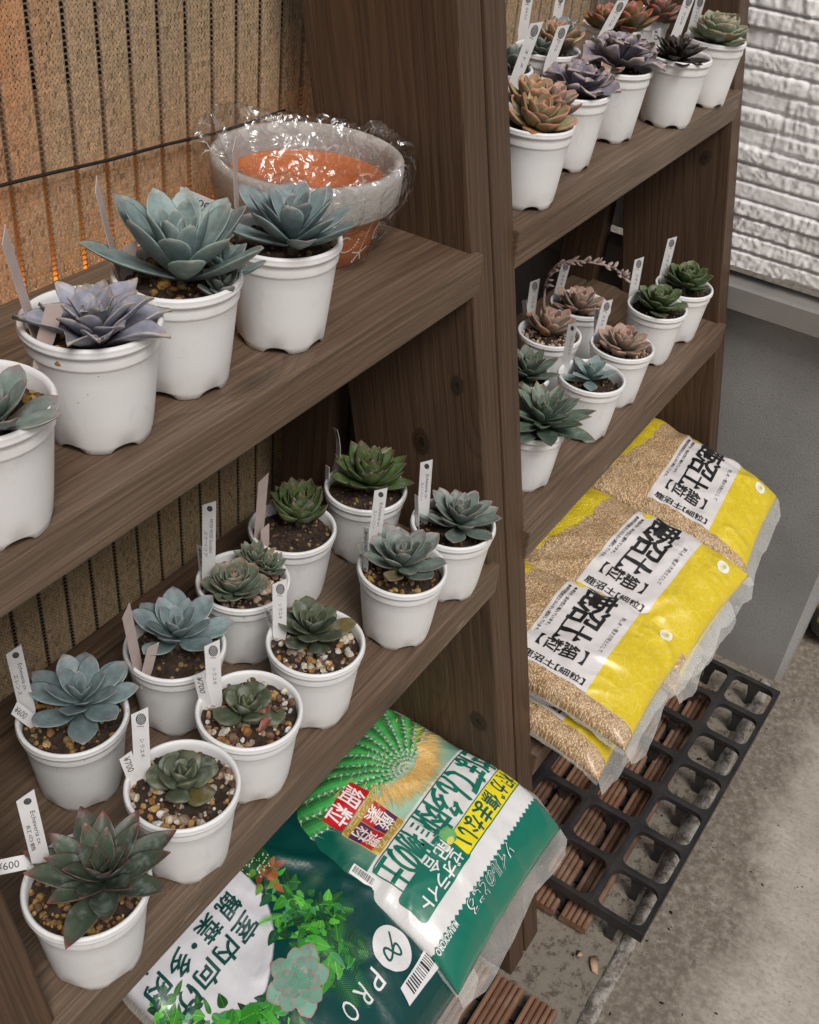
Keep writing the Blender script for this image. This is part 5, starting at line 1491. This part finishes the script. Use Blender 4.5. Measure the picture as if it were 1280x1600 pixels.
soilbag([(.668, .585, .425), (.385, .58, .425), G2F[1], G2F[0]], 'dark green bag of houseplant soil with a white patch and leafy picture', M_g2, green2_print, HWD, HH, 73, T=.024, wr=2.6, droop=.05, film=(.028,))
# ================================================================ black carrier tray
CL = .0886
def cell_ring(cx, cy, hx, hole, rc, n=9):
    """plate with a rounded square hole; returns verts2d (outer then inner) and faces"""
    o = []; i_ = []
    for q, (sx, sy) in enumerate(((1, 1), (-1, 1), (-1, -1), (1, -1))):
        for k in range(n):
            a = math.pi / 2 * (q + k / (n - 1))
            i_.append((cx + sx * (hole - rc) + rc * math.cos(a), cy + sy * (hole - rc) + rc * math.sin(a)))
            t = k / (n - 1)
            if q in (0, 2): p = (sx * hx, sy * hx * min(1, 2 * t)) if t <= .5 else (sx * hx * (2 - 2 * t), sy * hx)
            else: p = (sx * hx * min(1, 2 * t), sy * hx) if t <= .5 else (sx * hx, sy * hx * (2 - 2 * t))
            o.append((cx + p[0], cy + p[1]))
    return o, i_
tr = thing('carrier_tray', 'empty black plastic grid tray lying on the ground before the far shelf', 'plant tray', (1.004, .078, 0), R(-1.6))
bm = bmesh.new()
NX, NY = 7, 4
TZ = .060
for a in range(NX):
    for b in range(NY):
        o, i_ = cell_ring((a + .5) * CL, (b + .5) * CL, CL / 2, CL / 2 - .0062, .015)
        n = len(o)
        ov = [bm.verts.new((p[0], p[1], TZ)) for p in o]; iv = [bm.verts.new((p[0], p[1], TZ - .0006)) for p in i_]
        lv = [bm.verts.new((p[0] + (p[0] - (a + .5) * CL) * .02, p[1] + (p[1] - (b + .5) * CL) * .02, TZ - .011)) for p in i_]
        for k in range(n):
            k2 = (k + 1) % n
            bm.faces.new((ov[k], ov[k2], iv[k2], iv[k])); bm.faces.new((iv[k], iv[k2], lv[k2], lv[k]))
bmesh.ops.remove_doubles(bm, verts=bm.verts[:], dist=1e-5)
bmesh.ops.dissolve_degenerate(bm, edges=bm.edges[:], dist=1e-6)
bmesh.ops.recalc_face_normals(bm, faces=bm.faces[:])
me = bpy.data.meshes.new('grid_top'); bm.to_mesh(me); bm.free(); me.materials.append(M_tray)
o = bpy.data.objects.new('grid_top', me); COL.objects.link(o); o.parent = tr
mb = MB(); e = .0022
for (x0, x1, y0, y1) in ((-e, NX * CL + e, -e, 0), (-e, NX * CL + e, NY * CL, NY * CL + e), (-e, 0, 0, NY * CL), (NX * CL, NX * CL + e, 0, NY * CL)):
    mb.box(x0, x1, y0, y1, TZ - .020, TZ + .0008)
bevelled(mb.obj('rim', M_tray, tr, smooth=False), .0008, 2)
for a in range(NX + 1):
    for b in range(NY):
        mb = MB(); x, y = a * CL, (b + .5) * CL
        if a == 0: x += .004
        if a == NX: x -= .004
        w0, w1 = .0125, .0065
        vs = [(x - .0022, y - w0, TZ - .010), (x + .0022, y - w0, TZ - .010), (x + .0022, y + w0, TZ - .010), (x - .0022, y + w0, TZ - .010),
              (x - .0035, y - w1, .024), (x + .0035, y - w1, .024), (x + .0035, y + w1, .024), (x - .0035, y + w1, .024),
              (x - .003, y - w1, .0), (x + .003, y - w1, .0), (x + .003, y + w1, .0), (x - .003, y + w1, .0)]
        f = [(0, 1, 2, 3)]
        for l in (0, 4): f += [(l + k, l + (k + 1) % 4, l + 4 + (k + 1) % 4, l + 4 + k) for k in range(4)]
        f.append((11, 10, 9, 8)); mb.add(vs, f)
        mb.obj('leg', M_tray, tr, smooth=False)

# ================================================================ brown deck tiles
def mk_deck():
    m = NT('brown_composite_deck'); p = m.coord('Object')
    oi = m.n('ObjectInfo')
    st = m.noise(m.n('Mapping', ins={'Vector': p, 'Scale': (6, 140, 140)}).outputs[0], 1.0, 4, .6)
    c = m.mix(m.ramp(st, [(.3, 0), (.7, 1)]), (.13, .062, .036), (.23, .125, .078))
    c = m.mix(m.ramp(m.noise(p, 22, 5, .65), [(.45, 0), (.72, .6)]), c, (.30, .22, .16))
    c = m.mix(m.ramp(m.noise(p, 9, 4, .6), [(.5, 0), (.7, .7)]), c, (.07, .045, .03))
    m.set(col=c, rough=.75, spec=.25); m.bump(st, .5, .0012)
    return m.m
M_deck = mk_deck()
def slat_mesh(L, wd, seed):
    nr = 5; prof = []
    for k in range(nr):
        a = -wd / 2 + wd * k / nr; b_ = wd / nr
        prof += [(a + .0004, .0185), (a + b_ * .18, .0222), (a + b_ * .5, .0230), (a + b_ * .82, .0222), (a + b_ - .0004, .0185)]
    prof = [(-wd / 2, .008)] + prof + [(wd / 2, .008)]
    n = len(prof); v = []; f = []
    for x in (0, L):
        v += [(x, y, z) for y, z in prof]
    for k in range(n - 1): f.append((k, k + n, k + n + 1, k + 1))
    f.append((n - 1, 2 * n - 1, n, 0)); f.append(tuple(range(n))); f.append(tuple(range(2 * n - 1, n - 1, -1)))
    return v, f
def deck(x0, x1, y0, n, label, jag=()):
    t = thing('deck_tile', label, 'deck tile', (x0, y0, 0), group='brown ridged deck tiles on the ground')
    P_ = .0545
    for k in range(n):
        L = (x1 - x0) + (jag[k] if k < len(jag) else 0)
        v, f = slat_mesh(L, .0455, k)
        mesh('slat', v, f, M_deck, t, False, loc=(0, P_ * (k + .5), 0))
    mb = MB()
    for q in np.linspace(.03, x1 - x0 - .03, 5): mb.box(q - .012, q + .012, 0.006, P_ * n - .006, .0005, .0078)
    mb.obj('support_rib', M_tray, t, smooth=False)
deck(.545, .845, .128, 6, 'brown ridged deck tile under the overhanging green bags', (.0, .0, .0, .006, 0, .004))
deck(.24, .540, .128, 6, 'brown ridged deck tile deeper under the near shelf')
deck(.985, 1.285, .150, 6, 'brown ridged deck tile under the near end of the black tray')
deck(1.290, 1.590, .150, 6, 'brown ridged deck tile under the far end of the black tray')

# ================================================================ wrapped terracotta bowl
BX, BY, BR, BH = .772, .567, .0875, .087
bw = thing('terracotta_bowl', 'terracotta bowl with grey rim and white dot pattern wrapped in clear plastic', 'plant bowl', (BX, BY, 1.072))
def lathe(prof, n=96):
    v = [(r_ * math.cos(2 * math.pi * k / n), r_ * math.sin(2 * math.pi * k / n), z) for r_, z in prof for k in range(n)]
    f = [(i * n + k, i * n + (k + 1) % n, (i + 1) * n + (k + 1) % n, (i + 1) * n + k) for i in range(len(prof) - 1) for k in range(n)]
    return v, f
M_terra = simple('terracotta', (.60, .185, .055), .7, .3, bump=(260, .25, .001), var=(26, (.50, .145, .042)))
def mk_stucco():
    m = NT('grey_stucco'); p = m.coord('Object'); n = m.noise(p, 190, 4, .7)
    m.set(col=m.mix(n, (.36, .33, .31), (.50, .475, .455)), rough=.9, spec=.2); m.bump(n, .7, .0022)
    return m.m
v, f = lathe([(.001, 0), (.056, 0), (.0585, .002), (.066, .022), (.0745, .050), (.0745, .0505), (.0748, .0505), (.0742, .0640), (.0722, .0636), (.0705, .0505), (.064, .030), (.056, .009), (.001, .008)])
mesh('bowl_body', v, f, M_terra, bw)
v, f = lathe([(.0745, .0500), (.0825, .0500), (.0845, .053), (.0868, .080), (.0862, .0855), (.083, .0872), (.0795, .0862), (.0765, .081), (.0752, .064), (.0752, .0506)])
mesh('rim_band', v, f, mk_stucco(), bw)
mb = MB(); rs = random.Random(6)
def body_pt(a, z):
    r_ = .0585 + (.0745 - .0585) * (z - .002) / .048
    return (r_ * math.cos(a), r_ * math.sin(a), z)
def dot(a, z, s_=.0013):
    x, y, zz_ = body_pt(a, z)
    mb.add([(x + q[0] * s_, y + q[1] * s_, zz_ + q[2] * s_) for q in ICO2[0]], ICO2[1])
for j in range(9):
    a0 = j * 2 * math.pi / 9 + .15
    for k in range(26):
        t = k / 25; th = .9 + t * 5.4; rr = .0035 + .0095 * t
        dot(a0 + rr * math.cos(th) / .066, .030 + rr * math.sin(th) * 1.05)
    for arm in range(5):
        for k in range(5): 
            rr = .0022 * (k + .6); th = arm * 2 * math.pi / 5 + .3
            zz_ = .013 + rr * math.sin(th)
            if zz_ > .003: dot(a0 + .33 + rr * math.cos(th) / .062, zz_, .0011)
    for k in range(9): dot(a0 + .34 + .006 * k, .026 + .0024 * k, .0010)
mb.obj('painted_dots', simple('white_dot_paint', (.74, .70, .66), .6, .3, var=(200, (.64, .58, .53))), bw)
# crinkled clear wrapping: an outer skirt, a loose top sheet sagging into the bowl, and gathered ears at the back
def crumple(x, y, z, sd):
    a = np.asarray(x) * 34 + sd; b_ = np.asarray(y) * 34 + np.asarray(z) * 21
    return (np.abs(fbm(a * .7, b_ * .7, 3 + sd, 3) - .44) * 3.6 - .35) + .45 * (np.abs(fbm(a * 2.7, b_ * 2.7, 9 + sd, 3) - .45) - .08)
N = 260; v = []; f = []
rows = [(.0600, .0012), (.0630, .004), (.069, .016), (.0765, .034), (.084, .048), (.0895, .062), (.0912, .078), (.0905, .088), (.0875, .0925), (.083, .0915), (.077, .083), (.0705, .068), (.064, .054), (.056, .045), (.048, .040), (.038, .040), (.028, .042), (.018, .044), (.009, .045), (.002, .045)]
dense = []
for i in range(len(rows) - 1):
    for k in range(5):
        t = k / 5; dense.append((rows[i][0] * (1 - t) + rows[i + 1][0] * t, rows[i][1] * (1 - t) + rows[i + 1][1] * t))
dense.append(rows[-1])
for i, (r_, z) in enumerate(dense):
    s_ = i / (len(dense) - 1)
    for k in range(N):
        a = 2 * math.pi * k / N
        x, y = r_ * math.cos(a), r_ * math.sin(a)
        cr = float(crumple(x * 1.3, y * 1.3, z * 1.5, 2))
        top_ = min(1, max(0, (s_ - .40) / .1))
        ear = math.exp(-((a - 1.75) / .55) ** 2) * math.exp(-((s_ - .42) / .07) ** 2) * .020 + math.exp(-((a - 6.05) / .35) ** 2) * math.exp(-((s_ - .40) / .06) ** 2) * .008
        fold = .0035 * math.sin(a * 13 + 3 * math.sin(a * 3)) * math.exp(-((s_ - .45) / .12) ** 2)
        out = (.0045 * cr + .0022 * math.sin(a * 7 + z * 60) + .002) * (1 - top_) if z > .004 else 0
        zz_ = z + ear + (.012 * cr + fold) * top_ + (.004 * cr if s_ > .3 else 0)
        rr = r_ + out + ear * .35 + (.006 * (abs(math.sin(a * 2.0)) ** 6) if .1 < s_ < .42 else 0)
        if s_ > .47:      # keep the sheet above the bowl's own clay
            zz_ = max(zz_, .0105)
        v.append((rr * math.cos(a), rr * math.sin(a), max(zz_, .0008)))
for i in range(len(dense) - 1):
    for k in range(N):
        f.append((i * N + k, i * N + (k + 1) % N, (i + 1) * N + (k + 1) % N, (i + 1) * N + k))
mesh('clear_wrapping', v, f, M_cello, bw)

# ================================================================ dark sack at the right edge of the picture
q = onz(1292, 985, .03)
mb = MB(); v = []; f = []; cc = []
NA, NB = 40, 24
for i in range(NB):
    for k in range(NA):
        a = 2 * math.pi * k / NA; b_ = math.pi * i / (NB - 1)
        r_ = 1 + .25 * (float(fbm(a * 1.6 + 3, b_ * 2, 4)) - .5) * 2
        x, y, z = .09 * math.sin(b_) * math.cos(a) * r_, .055 * math.sin(b_) * math.sin(a) * r_, .05 + .05 * math.cos(b_) * r_
        v.append((x, y, max(z, 0)))
        st = float(vn(a * 4, b_ * 7, 8))
        cc.append((.015, .012, .011) if st < .72 else (.42, .30, .02))
for i in range(NB - 1):
    for k in range(NA): f.append((i * NA + k, i * NA + (k + 1) % NA, (i + 1) * NA + (k + 1) % NA, (i + 1) * NA + k))
tag(mesh('crumpled_sack', v, f, colmat('dark_sack_film', .35, .5, coat=.4), cols=cc, loc=(q[0] + .05, q[1] - .01, 0)), 'dark sack with yellow marks just showing at the right edge, past the wall corner', 'sack')

# ---------------------------------------------------------------- knots in the inner faces of the side boards
M_knot = colmat('dark_knot', .6, .3, mul=(420, .75, 1.2))
near = bpy.data.objects['ladder_shelf']
for px, py, X, r_ in ((715, 602, .8654, .0085), (659, 690, .8654, .012), (748, 1127, .8654, .012), (1103, 246, 1.6308, .009)):
    d = ray(px, py); q = d * (X / d[0]) + EYE
    mb = MB(); v = [(0, 0, 0)]; cc = [(.016, .010, .007)]; f = []
    rsk = random.Random(px)
    rings = [(.35, (.02, .012, .008)), (.5, (.05, .03, .02)), (.62, (.022, .013, .009)), (.85, (.045, .026, .017)), (1.0, (.040, .023, .015))]
    for i, (k, c_) in enumerate(rings):
        for j in range(28):
            a = 2 * math.pi * j / 28; w_ = 1 + .12 * math.sin(a * 2 + px) + .06 * rsk.uniform(-1, 1)
            v.append((-.0004 * (1 - k) * 2 - .00005, r_ * k * w_ * math.cos(a), r_ * 1.25 * k * w_ * math.sin(a))); cc.append(c_)
    for j in range(28): f.append((0, 1 + (j + 1) % 28, 1 + j))
    for i in range(len(rings) - 1):
        for j in range(28):
            a = 1 + i * 28; f.append((a + j, a + (j + 1) % 28, a + 28 + (j + 1) % 28, a + 28 + j))
    par = near if X < 1 else bpy.data.objects['ladder_shelf.001']
    mesh('knot', v, f, M_knot, par, True, cols=cc, loc=Vector((X - .0003, q[1], q[2])) - par.location)
